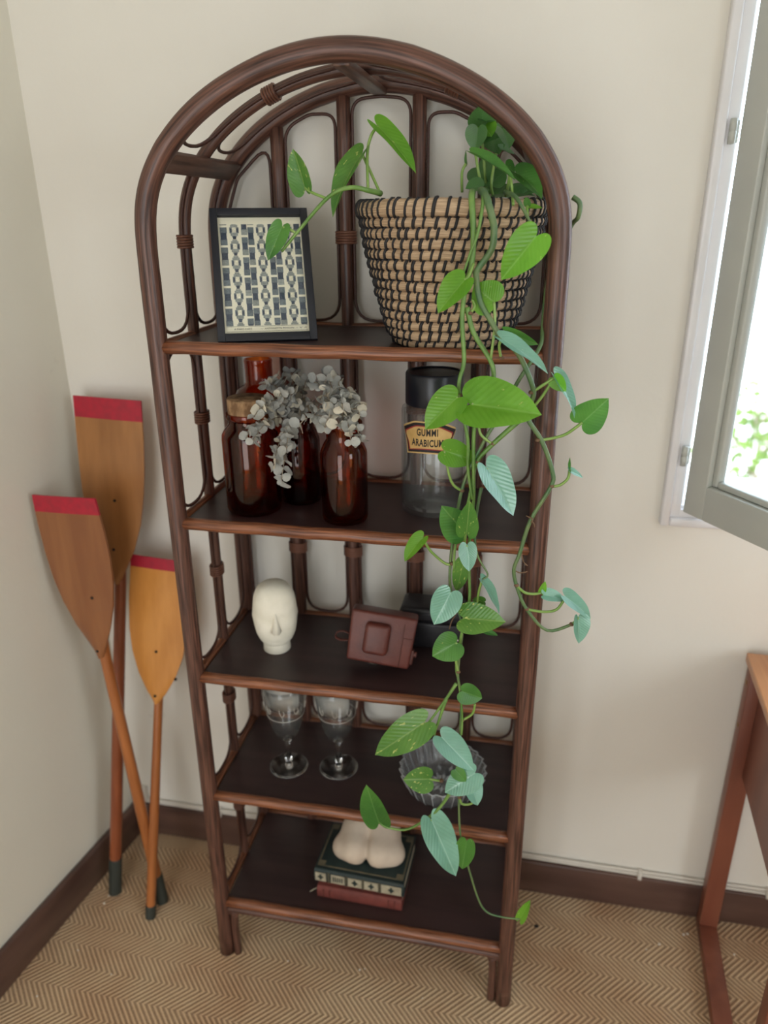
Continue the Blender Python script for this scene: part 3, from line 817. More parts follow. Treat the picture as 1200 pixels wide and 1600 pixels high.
LEAVES = [
 # base, tip, width, facing, fold, droop, kind
 (((-0.0491, -0.0200, 1.6516), (-0.0630, -0.0200, 1.7061), 0.0429), UPL, .5, -.1, 'leaf_var'),
 (((0.0261, 0.0300, 1.7012), (-0.0143, -0.0300, 1.6243), 0.0415), (-.3,-.7,.9), .7, .25, 'leaf_var'),
 (((0.0446, 0.0500, 1.7400), (0.1099, 0.0300, 1.6790), 0.0379), (.2,-.6,.9), .6, .15, 'leaf_lime'),
 (((-0.0774, -0.0500, 1.6012), (-0.0996, -0.0600, 1.5545), 0.0320), FRONT, .3, .05, 'leaf'),
 (((0.1975, 0.0700, 1.7381), (0.2025, 0.0500, 1.7656), 0.0410), FRONT, .4, -.1, 'leaf_dark'),
 (((0.2009, 0.0600, 1.7421), (0.2260, 0.0900, 1.7462), 0.0226), (.1,-.5,1), .4, .1, 'leaf_dark'),
 (((0.1955, 0.0400, 1.7319), (0.1920, 0.0400, 1.7020), 0.0352), (-.3,-1,.2), .35, .0, 'leaf_dark'),
 (((0.2040, 0.0600, 1.7353), (0.2153, 0.0400, 1.7199), 0.0316), FRONT, .3, .0, 'leaf_lime'),
 (((0.2277, 0.0700, 1.7340), (0.2038, 0.0500, 1.7143), 0.0206), UPR, .4, .1, 'leaf_dark'),
 (((0.2292, 0.0600, 1.7313), (0.2425, 0.0400, 1.7060), 0.0316), (.4,-.8,.3), .4, .15, 'leaf_dark'),
 (((0.2272, 0.0700, 1.7069), (0.2494, 0.0900, 1.7010), 0.0172), UPR, .4, .1, 'leaf_dark'),
 (((0.2139, 0.0900, 1.7234), (0.2257, 0.0700, 1.7001), 0.0383), FRONT, .3, .1, 'leaf_dark'),
 (((0.1947, -0.0100, 1.6935), (0.2569, -0.0200, 1.6636), 0.0285), (.5,-.5,.9), .7, .12, 'leaf'),
 (((0.2369, 0.0500, 1.6832), (0.2510, 0.0600, 1.6732), 0.0208), FRONT, .3, .1, 'leaf'),
 (((0.2523, 0.0500, 1.6727), (0.2948, 0.0300, 1.6449), 0.0411), (.1,-.7,.8), .6, .35, 'leaf'),
 (((0.1833, 0.0200, 1.6841), (0.1799, 0.0300, 1.7032), 0.0093), SIDE, .5, 0, 'leaf_dark'),
 (((0.1953, 0.0800, 1.6821), (0.2189, 0.0600, 1.6562), 0.0463), (-.3,-1,.4), .35, .1, 'leaf_dark'),
 (((0.2076, 0.0200, 1.6533), (0.1845, 0.0000, 1.6520), 0.0314), (-.1,-.8,.6), .4, .1, 'leaf_dark'),
 (((0.2214, 0.0600, 1.6438), (0.2849, 0.1000, 1.6504), 0.0427), (0,-.6,.9), .3, .2, 'leaf_dark'),
 (((0.2463, 0.1000, 1.6481), (0.2926, 0.1000, 1.6512), 0.0334), (0,-.6,.9), .3, .1, 'leaf_dark'),
 (((0.2187, 0.0600, 1.6606), (0.2363, 0.0700, 1.6774), 0.0325), FRONT, .4, .1, 'leaf_dark'),
 (((0.2732, -0.0200, 1.6265), (0.2705, -0.0100, 1.6383), 0.0108), FRONT, .4, 0, 'leaf'),
 (((0.2733, -0.0200, 1.6248), (0.2945, -0.0200, 1.6246), 0.0125), UPR, .4, .1, 'leaf_lime'),
 (((0.2886, -0.0750, 1.5882), (0.2452, -0.0900, 1.5327), 0.0539), (.35,-.7,.55), .55, .08, 'leaf_lime'),
 (((0.1949, -0.0850, 1.5310), (0.1592, -0.1000, 1.4889), 0.0446), (-.2,-.85,.5), .55, .10, 'leaf_lime'),
 (((0.2355, -0.0620, 1.5000), (0.2051, -0.0550, 1.5218), 0.0529), (-.1,-1,.1), .25, .0, 'leaf_lime'),
 (((0.2500, -0.0850, 1.4518), (0.3200, -0.1000, 1.4134), 0.0324), (.25,-.45,.9), .5, .15, 'leaf_painted_sheen'),
 (((0.2542, -0.0700, 1.4605), (0.3022, -0.0500, 1.4387), 0.0202), (.1,-.9,-.2), .4, .1, 'leaf'),
 (((0.2105, -0.1000, 1.3598), (0.3117, -0.1200, 1.3568), 0.0840), (.05,-.75,.62), .42, .10, 'leaf_lime'),
 (((0.1902, -0.0950, 1.3673), (0.1450, -0.1100, 1.3231), 0.0544), (-.2,-.85,.45), .40, .10, 'leaf_lime'),
 (((0.1711, -0.0750, 1.2807), (0.2194, -0.0600, 1.2624), 0.0433), (0,-.95,.35), .35, .08, 'leaf_lime'),
 (((0.2369, -0.0850, 1.2610), (0.2843, -0.1000, 1.1923), 0.0581), (.5,-.55,.65), .40, .08, 'leaf_painted_sheen'),
 (((0.3280, -0.0600, 1.3968), (0.3690, -0.0500, 1.3362), 0.0338), (.65,-.45,.55), .55, .20, 'leaf_painted_sheen'),
 (((0.3270, -0.0650, 1.3959), (0.3447, -0.0700, 1.3771), 0.0241), (-.4,-.9,.1), .3, .10, 'leaf_lime'),
 (((0.3741, -0.0400, 1.3251), (0.4055, -0.0600, 1.3659), 0.0509), (.2,-.9,.4), .35, .12, 'leaf'),
 (((0.3618, -0.0400, 1.2486), (0.3846, -0.0300, 1.2352), 0.0129), UPR, .4, .1, 'leaf_painted_sheen'),
 (((0.3628, -0.0400, 1.2487), (0.3609, -0.0400, 1.2702), 0.0088), SIDE, .4, .0, 'leaf'),
 (((0.2088, -0.0850, 1.1517), (0.1722, -0.1000, 1.1980), 0.0577), (-.1,-.95,.2), .3, .1, 'leaf'),
 (((0.2116, -0.0950, 1.1561), (0.2157, -0.1100, 1.2152), 0.0353), (.1,-1,.2), .4, .0, 'leaf_var'),
 (((0.1420, -0.0850, 1.1377), (0.1116, -0.1000, 1.1015), 0.0307), (-.4,-.7,.6), .5, .2, 'leaf_lime'),
 (((0.2137, -0.1000, 1.1367), (0.2190, -0.1100, 1.0966), 0.0300), (.1,-.9,.5), .5, .0, 'leaf_painted_sheen'),
 (((0.2073, -0.0700, 1.0935), (0.1946, -0.0600, 1.0313), 0.0294), (-.2,-1,.0), .4, .1, 'leaf_var'),
 (((0.1890, -0.0900, 1.0462), (0.1655, -0.1100, 0.9946), 0.0499), (.25,-.8,.6), .45, .12, 'leaf_painted_sheen'),
 (((0.2378, -0.0750, 1.0641), (0.2743, -0.0600, 0.9984), 0.0252), (.75,-.4,.6), .6, .15, 'leaf_painted_sheen'),
 (((0.2127, -0.0950, 1.0042), (0.2790, -0.1100, 1.0138), 0.0536), (.25,-.8,.6), .4, .12, 'leaf_var'),
 (((0.2432, -0.0700, 1.0246), (0.2226, -0.0600, 1.0208), 0.0169), FRONT, .4, 0, 'leaf_var'),
 (((0.2435, -0.0700, 0.9703), (0.2682, -0.0700, 0.9632), 0.0128), UPR, .4, 0, 'leaf'),
 (((0.2011, -0.0900, 0.9541), (0.1622, -0.1000, 0.9285), 0.0513), (-.1,-.95,.3), .3, .1, 'leaf'),
 (((0.2131, -0.0800, 0.8527), (0.2484, -0.0750, 0.8381), 0.0398), (0,-.9,.3), .35, .1, 'leaf'),
 (((0.3342, -0.0450, 1.0370), (0.3386, -0.0500, 1.0610), 0.0126), FRONT, .4, 0, 'leaf_lime'),
 (((0.3384, -0.0500, 1.0353), (0.3738, -0.0450, 1.0290), 0.0252), (.5,-.5,.7), .6, .2, 'leaf_painted_sheen'),
 (((0.3724, -0.0450, 1.0336), (0.4222, -0.0300, 0.9898), 0.0338), (.5,-.5,.7), .45, .12, 'leaf_painted_sheen'),
 (((0.3964, -0.0400, 0.9951), (0.4020, -0.0500, 0.9503), 0.0383), (.6,-.7,.4), .6, .05, 'leaf_painted_sheen'),
 (((0.1491, -0.0850, 0.7819), (0.0602, -0.1000, 0.7077), 0.0618), (-.1,-.9,.45), .28, .08, 'leaf_var'),
 (((0.1810, -0.0900, 0.7588), (0.2416, -0.1050, 0.7080), 0.0496), (.35,-.7,.65), .5, .06, 'leaf_painted_sheen'),
 (((0.2420, -0.0850, 0.6855), (0.1895, -0.1000, 0.6435), 0.0530), (.3,-.7,.7), .35, .15, 'leaf_painted_sheen'),
 (((0.2343, -0.0750, 0.6525), (0.2518, -0.0850, 0.6127), 0.0397), (.55,-.6,.55), .4, .1, 'leaf_painted_sheen'),
 (((0.2079, -0.0900, 0.6914), (0.2274, -0.0950, 0.6716), 0.0252), FRONT, .3, .1, 'leaf'),
 (((0.1585, -0.0700, 0.6459), (0.1109, -0.0800, 0.6438), 0.0497), (-.1,-.9,.4), .3, .1, 'leaf_var'),
 (((0.0652, -0.0850, 0.5396), (0.0449, -0.1000, 0.6368), 0.0552), (-.05,-1,.25), .3, .05, 'leaf'),
 (((0.1662, -0.0900, 0.5689), (0.2193, -0.1100, 0.4585), 0.0599), (.35,-.75,.55), .45, .06, 'leaf_painted_sheen'),
 (((0.2327, -0.0850, 0.5255), (0.2269, -0.0900, 0.4597), 0.0386), (.0,-.9,.4), .5, .0, 'leaf'),
 (((0.3426, -0.0850, 0.3500), (0.3572, -0.0900, 0.4074), 0.0208), (-.4,-.9,.2), .5, .05, 'leaf_lime'),
]
for (b, t, w), nrm, fold, droop, kind in LEAVES:
    obj('leaf', leaf_bm(b, t, w, nrm, fold, droop), M[kind], plant)
VINES = [
 (.0052, 'vine', [(0.1969, -0.0350, 1.6450), (0.1984, -0.0580, 1.6347), (0.2032, -0.0640, 1.5897), (0.2020, -0.0640, 1.5510), (0.1950, -0.0640, 1.5216), (0.1912, -0.0660, 1.4775), (0.1962, -0.0680, 1.4175), (0.1911, -0.0740, 1.3903), (0.1921, -0.0760, 1.3651), (0.2065, -0.0740, 1.2994), (0.2077, -0.0700, 1.2555), (0.2166, -0.0700, 1.2025)]),
 (.0035, 'vine', [(0.2088, -0.0300, 1.6483), (0.2139, -0.0560, 1.6346), (0.2097, -0.0700, 1.5931), (0.2004, -0.0720, 1.5666), (0.1907, -0.0720, 1.5369)]),
 (.0060, 'vine_dark', [(0.2081, -0.0200, 1.6470), (0.2181, -0.0550, 1.6378), (0.2286, -0.0620, 1.6077), (0.2311, -0.0640, 1.5938), (0.2287, -0.0640, 1.5705), (0.2112, -0.0640, 1.5450), (0.2091, -0.0660, 1.5349), (0.2158, -0.0660, 1.5019), (0.2315, -0.0660, 1.4756), (0.2482, -0.0680, 1.4519), (0.2740, -0.0680, 1.4290), (0.2948, -0.0660, 1.3885), (0.2990, -0.0620, 1.3660), (0.2905, -0.0600, 1.3382), (0.3168, -0.0560, 1.2969), (0.3354, -0.0540, 1.2506), (0.3354, -0.0540, 1.2257), (0.3081, -0.0560, 1.1680), (0.2948, -0.0560, 1.1093), (0.2873, -0.0560, 1.0801), (0.2943, -0.0540, 1.0472), (0.3123, -0.0520, 1.0075), (0.3484, -0.0480, 0.9690), (0.3890, -0.0440, 0.9833)]),
 (.0040, 'vine_dark', [(0.2411, 0.0000, 1.6455), (0.2574, -0.0450, 1.6377), (0.2729, -0.0600, 1.6156), (0.2856, -0.0740, 1.5938)]),
 (.0040, 'vine_dark', [(0.3360, 0.0300, 1.6385), (0.3465, 0.0280, 1.6298), (0.3456, 0.0300, 1.6110), (0.3381, 0.0500, 1.6004), (0.3201, 0.0500, 1.5572), (0.3087, 0.0400, 1.5180), (0.3062, 0.0000, 1.4594), (0.3035, -0.0300, 1.4328), (0.2760, -0.0450, 1.3855), (0.2482, -0.0550, 1.3282), (0.2298, -0.0600, 1.2936), (0.2015, -0.0660, 1.2245), (0.1873, -0.0660, 1.1252), (0.1852, -0.0660, 1.0489), (0.1949, -0.0700, 1.0198), (0.2085, -0.0740, 0.9750), (0.2044, -0.0740, 0.8994), (0.2052, -0.0740, 0.8711), (0.2119, -0.0740, 0.8365), (0.2122, -0.0740, 0.7565), (0.2174, -0.0720, 0.6965), (0.2145, -0.0760, 0.6160), (0.2213, -0.0780, 0.5211), (0.2369, -0.0800, 0.4608), (0.2597, -0.0800, 0.3799), (0.2784, -0.0820, 0.3507), (0.3085, -0.0840, 0.3462), (0.3414, -0.0850, 0.3497)]),
 (.0042, 'vine', [(0.1976, -0.0620, 1.4924), (0.2083, -0.0640, 1.4568), (0.2383, -0.0660, 1.4091), (0.2359, -0.0700, 1.3654), (0.2159, -0.0700, 1.3237), (0.2167, -0.0680, 1.2482), (0.2185, -0.0680, 1.2008), (0.2144, -0.0700, 1.1258), (0.2164, -0.0740, 1.0790), (0.2186, -0.0760, 1.0253), (0.2090, -0.0780, 0.9712), (0.2011, -0.0740, 0.8990), (0.2066, -0.0740, 0.8647), (0.2144, -0.0760, 0.8008), (0.2149, -0.0800, 0.7615)]),
 (.0045, 'vine', [(0.2905, -0.0600, 1.3382), (0.2437, -0.0620, 1.2909), (0.2207, -0.0640, 1.2616), (0.2153, -0.0660, 1.2275), (0.2072, -0.0680, 1.1796), (0.1929, -0.0700, 1.1240), (0.1911, -0.0700, 1.0783)]),
 (.0030, 'vine_dark', [(0.2295, -0.0660, 1.2210), (0.2244, -0.0700, 1.1816), (0.2231, -0.0700, 1.1376), (0.2295, -0.0700, 1.1045), (0.2462, -0.0700, 1.0751), (0.2386, -0.0740, 1.0672)]),
 (.0036, 'vine', [(0.2022, -0.0740, 0.8629), (0.1857, -0.0780, 0.8318), (0.1545, -0.0820, 0.7777), (0.1491, -0.0850, 0.7819)]),
 (.0036, 'vine', [(0.1857, -0.0780, 0.8318), (0.1746, -0.0800, 0.7873), (0.1675, -0.0820, 0.7561), (0.1808, -0.0880, 0.7544)]),
 (.0038, 'vine', [(0.2003, -0.0800, 0.6335), (0.1735, -0.0840, 0.5845), (0.1235, -0.0860, 0.5356), (0.0827, -0.0860, 0.5312), (0.0652, -0.0850, 0.5396)]),
 (.0048, 'vine', [(0.0548, 0.0200, 1.6463), (0.0447, -0.0100, 1.6491), (0.0197, -0.0250, 1.6532), (-0.0105, -0.0350, 1.6405), (-0.0539, -0.0450, 1.5958), (-0.0804, -0.0500, 1.5667)]),
]
for r, k, pts in VINES:
    bm = bmesh.new(); tube(bm, catmull(pts, 5), lambda t, r=r: r * (1.0 - .55 * t ** .6), 8); obj('vine', bm, M[k], plant)
STALKS = [
 [(-0.0137, -0.0340, 1.6389), (-0.0338, -0.0300, 1.6460), (-0.0491, -0.0200, 1.6533)], [(0.0548, 0.0200, 1.6463), (0.0393, 0.0300, 1.6741), (0.0260, 0.0300, 1.7003)],
 [(0.0407, 0.0000, 1.6494), (0.0338, 0.0300, 1.7010), (0.0378, 0.0400, 1.7256), (0.0456, 0.0500, 1.7391)], [(-0.0590, -0.0450, 1.5923), (-0.0675, -0.0480, 1.5976), (-0.0765, -0.0500, 1.6003)],
 [(0.2091, 0.0700, 1.6477), (0.2040, 0.0600, 1.6912), (0.1975, 0.0700, 1.7381)], [(0.2059, 0.0500, 1.6428), (0.1985, 0.0300, 1.6768), (0.1920, 0.0400, 1.7037)],
 [(0.1762, 0.0300, 1.6470), (0.1763, 0.0200, 1.6724), (0.1815, 0.0200, 1.6841)], [(0.2400, 0.0300, 1.6412), (0.2443, 0.0000, 1.6538), (0.2458, -0.0100, 1.6666)],
 [(0.2540, -0.0300, 1.6281), (0.2503, -0.0100, 1.6484), (0.2478, -0.0150, 1.6647)], [(0.2195, 0.0600, 1.6429), (0.2174, 0.0500, 1.6602), (0.2215, 0.0600, 1.6994)],
 [(0.2745, -0.0350, 1.6115), (0.2737, -0.0250, 1.6198), (0.2732, -0.0200, 1.6265)],
 [(0.2048, -0.0660, 1.5519), (0.1999, -0.0750, 1.5371), (0.1949, -0.0850, 1.5310)], [(0.2349, -0.0660, 1.4211), (0.2382, -0.0640, 1.4665), (0.2355, -0.0620, 1.5000)],
 [(0.2027, -0.0640, 1.4838), (0.2087, -0.0640, 1.4945), (0.2046, -0.0620, 1.5031)],
 [(0.2498, -0.0680, 1.4219), (0.2464, -0.0750, 1.4412), (0.2500, -0.0850, 1.4518)], [(0.2490, -0.0700, 1.3849), (0.2361, -0.0800, 1.3752), (0.2123, -0.1000, 1.3599)],
 [(0.1920, -0.0760, 1.3670), (0.1910, -0.0850, 1.3670), (0.1902, -0.0950, 1.3673)], [(0.1998, -0.0660, 1.2138), (0.1830, -0.0720, 1.2307), (0.1711, -0.0750, 1.2807)],
 [(0.2437, -0.0620, 1.2909), (0.2259, -0.0660, 1.3052), (0.2215, -0.0680, 1.3214)], [(0.2207, -0.0640, 1.2616), (0.2289, -0.0750, 1.2491), (0.2379, -0.0850, 1.2601)],
 [(0.2975, -0.0600, 1.3463), (0.3127, -0.0600, 1.3680), (0.3280, -0.0600, 1.3968)], [(0.2958, -0.0640, 1.3721), (0.3116, -0.0640, 1.3840), (0.3270, -0.0650, 1.3959)],
 [(0.3100, -0.0580, 1.2991), (0.3307, -0.0500, 1.3009), (0.3520, -0.0450, 1.3075), (0.3741, -0.0400, 1.3251)], [(0.3363, -0.0540, 1.2257), (0.3488, -0.0500, 1.2272), (0.3598, -0.0450, 1.2366), (0.3618, -0.0400, 1.2486)],
 [(0.2101, -0.0700, 1.1029), (0.2080, -0.0800, 1.1297), (0.2102, -0.0900, 1.1539)], [(0.1875, -0.0680, 1.0874), (0.1762, -0.0700, 1.0885), (0.1530, -0.0800, 1.1139), (0.1420, -0.0850, 1.1377)],
 [(0.2129, -0.0750, 1.0940), (0.2050, -0.0850, 1.1138), (0.2137, -0.1000, 1.1367)], [(0.2310, -0.0700, 1.0174), (0.2332, -0.0720, 1.0424), (0.2378, -0.0750, 1.0641)],
 [(0.2067, -0.0760, 0.9698), (0.2091, -0.0850, 0.9874), (0.2127, -0.0950, 1.0042)], [(0.2048, -0.0740, 0.8866), (0.2003, -0.0820, 0.9167), (0.2011, -0.0900, 0.9541)],
 [(0.2157, -0.0740, 0.7886), (0.2320, -0.0740, 0.8044), (0.2357, -0.0750, 0.8257)], [(0.2931, -0.0560, 1.0516), (0.3073, -0.0500, 1.0370), (0.3230, -0.0460, 1.0340), (0.3342, -0.0450, 1.0370)],
 [(0.3123, -0.0520, 1.0075), (0.3407, -0.0480, 1.0034), (0.3610, -0.0460, 1.0092), (0.3726, -0.0450, 1.0313)], [(0.3870, -0.0440, 0.9819), (0.3938, -0.0420, 0.9887), (0.3964, -0.0400, 0.9951)],
 [(0.2157, -0.0760, 0.6177), (0.2208, -0.0760, 0.6036), (0.2361, -0.0760, 0.6062), (0.2440, -0.0780, 0.6184)], [(0.1816, -0.0750, 0.6496), (0.1694, -0.0720, 0.6465), (0.1585, -0.0700, 0.6459)],
 [(0.1488, -0.0850, 0.5549), (0.1588, -0.0880, 0.5626), (0.1662, -0.0900, 0.5689)],
]
for pts in STALKS:
    bm = bmesh.new(); tube(bm, catmull(pts, 5), .0023, 6); obj('leaf_stalk', bm, M['stalk'], plant)
for pts in STALKS[13:]:
    a, b = Vector(pts[0]), Vector(pts[0]) + Vector((0, 0, .0032))
    bm = bmesh.new(); tube(bm, [a - Vector((0, 0, .0016)), a, b], lambda t: .0033 + .0010 * sin(t * pi), 8); obj('stem_node', bm, M['rootlet'], plant)
for pts in ([(0.2978, -0.0560, 1.1095), (0.3018, -0.0500, 1.0923), (0.3083, -0.0500, 1.0860)], [(0.2873, -0.0560, 1.0801), (0.2969, -0.0500, 1.0723), (0.3090, -0.0500, 1.0757)], [(0.3081, -0.0560, 1.1680), (0.3135, -0.0500, 1.1605), (0.3150, -0.0500, 1.1540)],
            [(0.3007, -0.0560, 1.1751), (0.3109, -0.0600, 1.1720), (0.3093, -0.0600, 1.1664)], [(0.1988, -0.0700, 0.9985), (0.1911, -0.0750, 0.9859), (0.1878, -0.0800, 0.9725)]):
    bm = bmesh.new(); tube(bm, catmull(pts, 4), .0011, 5); obj('rootlet', bm, M['rootlet'], plant)

# ------------------------------------------------------------------ apothecary jars
def jar_profile(r, sh, neck, rim_z, rim_r, t=.0026):
    o = [(0, .0), (r * .86, .0), (r * .96, .003), (r, .009), (r, sh - .012), (r * .985, sh - .004), (r * .90, sh + .004), (neck + .004, sh + .011), (neck, sh + .017),
         (neck, rim_z - .012), (rim_r - .001, rim_z - .009), (rim_r, rim_z - .004), (rim_r - .001, rim_z)]
    i = [(neck - t, rim_z), (neck - t, sh + .015), (r * .88 - t, sh + .001), (r - t, sh - .010), (r - t, .012), (r * .9 - t, .007), (0, .006)]
    return o + i
J = [
 ('amber_jar', 'large amber glass jar with a cork stopper, leftmost on the second shelf', (-.2036, .0811), (.0515, .152, .0365, .187, .0415), 'amber'),
 ('amber_bottle', 'tall narrow necked amber bottle behind the corked jar', (-.2250, .203), (.048, .200, .0265, .262, .0275), 'amber'),
 ('amber_jar', 'dark amber glass jar half hidden under dried leaves between two jars', (-.1300, .1440), (.0385, .130, .029, .174, .034), 'amber_dark'),
 ('amber_jar', 'small open amber glass jar at front of second shelf, nearest the middle', (-.0231, .0631), (.0418, .135, .030, .183, .0345), 'amber'),
]
for nm, lb, (x, y), pf, mk in J:
    j = thing(nm, lb, 'jar' if nm == 'amber_jar' else 'bottle', (x, y, ZT[1]), 'amber apothecary glass')
    if nm == 'amber_bottle': j['group'] = 'amber apothecary glass'
    bm = bmesh.new(); lathe(bm, jar_profile(*pf), (x, y, ZT[1] + .0004), 56); sharp(obj('glass_body', bm, M[mk], j), 50)
    if pf[0] == .0515:
        bm = bmesh.new(); lathe(bm, [(0, .176), (.0325, .176), (.0335, .187), (.0365, .188), (.0372, .213), (.0355, .215), (0, .215)], (x, y, ZT[1]), 36)
        sharp(obj('cork_stopper', bm, M['cork'], j), 50)

def euc_leaf_mesh(mat, s):
    me = bpy.data.meshes.new('eucalyptus_leaf'); n = 9
    vs = [(0, 0, 0)] + [(.5 + .52 * cos(a) * (1 - .08 * cos(2 * a)), .47 * sin(a), .13 * s * abs(sin(a)) + .05 * cos(3 * a)) for a in [2 * pi * k / n + pi for k in range(n)]] + [(.5, 0, -.06)]
    fs = [(n + 1, 1 + k, 1 + (k + 1) % n) for k in range(n)]
    me.from_pydata([v for v in vs[1:]], [], [tuple(i - 1 for i in f) for f in fs]); me.materials.append(mat); me.update()
    me.polygons.foreach_set('use_smooth', [True] * n)
    return me
EM = [euc_leaf_mesh(M['euc'], 1), euc_leaf_mesh(M['euc'], -1.4), euc_leaf_mesh(M['euc_pale'], .6)]
def sprigs(root, start, ends, seed):
    rnd = random.Random(seed); start = Vector(start)
    for e in ends:
        e = Vector(e); up = start + Vector((0, 0, .045)) + (e - start) * .12
        c2 = e + Vector((0, 0, .03)) + (start - e) * .18
        pts = [(1 - t) ** 3 * (start - Vector((0, 0, .06))) + 3 * t * (1 - t) ** 2 * up + 3 * t * t * (1 - t) * c2 + t ** 3 * e for t in [k / 14 for k in range(15)]]
        bm = bmesh.new(); tube(bm, pts, .0009, 4); st = obj('sprig', bm, M['euc_stem'], root)
        L = 0; last = 0
        for k in range(4, 15):
            T = (pts[k] - pts[k - 1]).normalized()
            step = (pts[k] - pts[k - 1]).length
            last += step
            if last < .0070: continue
            last = 0
            a0 = rnd.uniform(0, pi)
            for sgn in (0, pi):
                a = a0 + sgn
                s1 = T.orthogonal().normalized(); s2 = T.cross(s1)
                d = (s1 * cos(a) + s2 * sin(a) + T * rnd.uniform(.1, .7)).normalized()
                q = d.to_track_quat('X', 'Z').to_matrix().to_4x4() @ Matrix.Rotation(rnd.uniform(0, 2 * pi), 4, 'X')
                o = bpy.data.objects.new('eucalyptus_leaf', EM[2] if rnd.random() < .22 else EM[rnd.randint(0, 1)])
                COL.objects.link(o); o.parent = st
                sz = rnd.uniform(.012, .0225)
                o.matrix_local = Matrix.Translation(pts[k] - world_base(root)) @ q @ Matrix.Scale(sz, 4)
e1 = thing('dried_eucalyptus', 'bunch of grey dried eucalyptus drooping left over the corked jar', 'dried plant', (-.1300, .1440, ZT[1] + .10), 'dried eucalyptus bunches')
sprigs(e1, (-.130, .144, ZT[1] + .165), [(-0.1293, 0.0280, 1.1771), (-0.1409, 0.0260, 1.2093), (-0.1745, 0.0220, 1.2497), (-0.1868, 0.0250, 1.2575), (-0.1688, 0.0220, 1.2957), (-0.1170, 0.0300, 1.2387), (-0.1525, 0.0240, 1.3072), (-0.1767, 0.0900, 1.3335), (-0.1647, 0.1200, 1.3452), (-0.1452, 0.1500, 1.3459), (-0.1039, 0.1500, 1.3366), (-0.0717, 0.0900, 1.2888), (-0.1064, 0.0850, 1.2768), (-0.1361, 0.0600, 1.3220), (-0.1176, 0.0700, 1.3148)], 3)
e2 = thing('dried_eucalyptus', 'bunch of grey dried eucalyptus spreading from the small open amber jar', 'dried plant', (-.0231, .0631, ZT[1] + .11), 'dried eucalyptus bunches')
sprigs(e2, (-.0231, .0631, ZT[1] + .172), [(0.0160, 0.0300, 1.2996), (0.0029, 0.0120, 1.2638), (-0.0093, 0.0600, 1.3358), (-0.0380, 0.0900, 1.3530), (-0.0662, 0.1000, 1.3524), (-0.0861, 0.0900, 1.3401), (0.0062, 0.0500, 1.3187), (-0.0700, 0.0400, 1.2933), (-0.0941, 0.0300, 1.2767), (-0.0122, 0.0200, 1.3140), (-0.0432, 0.0200, 1.2817), (0.0187, 0.0200, 1.2601), (-0.0592, 0.0500, 1.3216)], 9)

# ------------------------------------------------------------------ clear jar with the printed label
GX, GY, GR = .126, .1458, .0588
gj = thing('storage_jar', 'tall clear glass jar with black lid and gold paper label', 'jar', (GX, GY, ZT[1]))
bm = bmesh.new()
lathe(bm, [(0, .004), (.030, .003), (.050, .0), (.056, .002), (GR, .009), (GR, .192), (.0575, .197), (.053, .2005), (.047, .202), (.047, .235), (.044, .235), (.044, .200), (.055, .192), (.0558, .014), (.050, .009), (.02, .011), (0, .011)], (GX, GY, ZT[1]), 64)
sharp(obj('glass_body', bm, M['clear'], gj), 50)
bm = bmesh.new(); lathe(bm, [(.0480, .2035), (.0512, .2035), (.0522, .206), (.0522, .257), (.0505, .2605), (.046, .2605), (.045, .2585), (0, .2585), (0, .255), (.0480, .255)], (GX, GY, ZT[1]), 56, close='loop'); sharp(obj('lid', bm, M['lid'], gj), 40)
# label: a shield-like strip bent round the jar
view = math.atan2(-1.1681 - GY, 0.2953 - GX) - radians(11)
lz = ZT[1] + .153
def on_jar(u, v, lift):
    a = view + u / GR; r = GR + lift
    return Vector((GX + r * cos(a), GY + r * sin(a), lz + v * 1.12))
def outline(k):                              # k = inset
    hw, top, bot = .0555 - k * 1.15, .0265 - k, -.0260 + k
    pts = []
    for i in range(17):                      # top edge, arched, shoulders clipped
        t = -1 + 2 * i / 16; x = t * hw
        pts.append((x, top - .010 * max(0, abs(t) - .45) / .55 - .002 * t * t))
    pts.append((hw * .97, top - .016))
    for i in range(1, 9): t = i / 9; pts.append((hw * (.97 - .22 * sin(t * pi / 2)), top - .016 + (bot + .001 - top + .016) * t))
    for i in range(13): t = 1 - 2 * i / 12; pts.append((hw * .76 * t, bot + .004 * (1 - t * t) - .003))
    for i in range(8, 0, -1): t = i / 9; pts.append((-hw * (.97 - .22 * sin(t * pi / 2)), top - .016 + (bot + .001 - top + .016) * t))
    pts.append((-hw * .97, top - .016))
    return pts
def strip(inset, lift):
    bm = bmesh.new(); o = outline(inset)
    # vertical columns so the sheet follows the curve of the glass
    import bisect
    up = sorted([p for p in o[:17]]); 
    xs_ = [-.0555 + .111 * i / 40 for i in range(41)]
    N = len(o); cols = []
    for x in xs_:
        zs = []
        for i in range(N):
            (xa, za), (xb, zb) = o[i], o[(i + 1) % N]
            if (xa - x) * (xb - x) <= 0 and abs(xa - xb) > 1e-9: zs.append(za + (zb - za) * (x - xa) / (xb - xa))
        if len(zs) >= 2: cols.append((x, min(zs), max(zs)))
    ring = [[bm.verts.new(on_jar(x, za + (zb - za) * k / 2, lift)) for k in range(3)] for x, za, zb in cols]
    for a, b in zip(ring, ring[1:]):
        for k in range(2): bm.faces.new((a[k], b[k], b[k + 1], a[k + 1]))
    return bm
lab = obj('label_paper', strip(0, .0004), M['label_edge'], gj, label='gold paper label lettered in black')
for ins, mk, nm in ((.0022, 'label_black', 'label_border'), (.0065, 'label_red', 'label_border'), (.0082, 'label', 'label_field')):
    obj(nm, strip(ins, .0004 + ins * .06), M[mk], lab)
tx = bmesh.new()
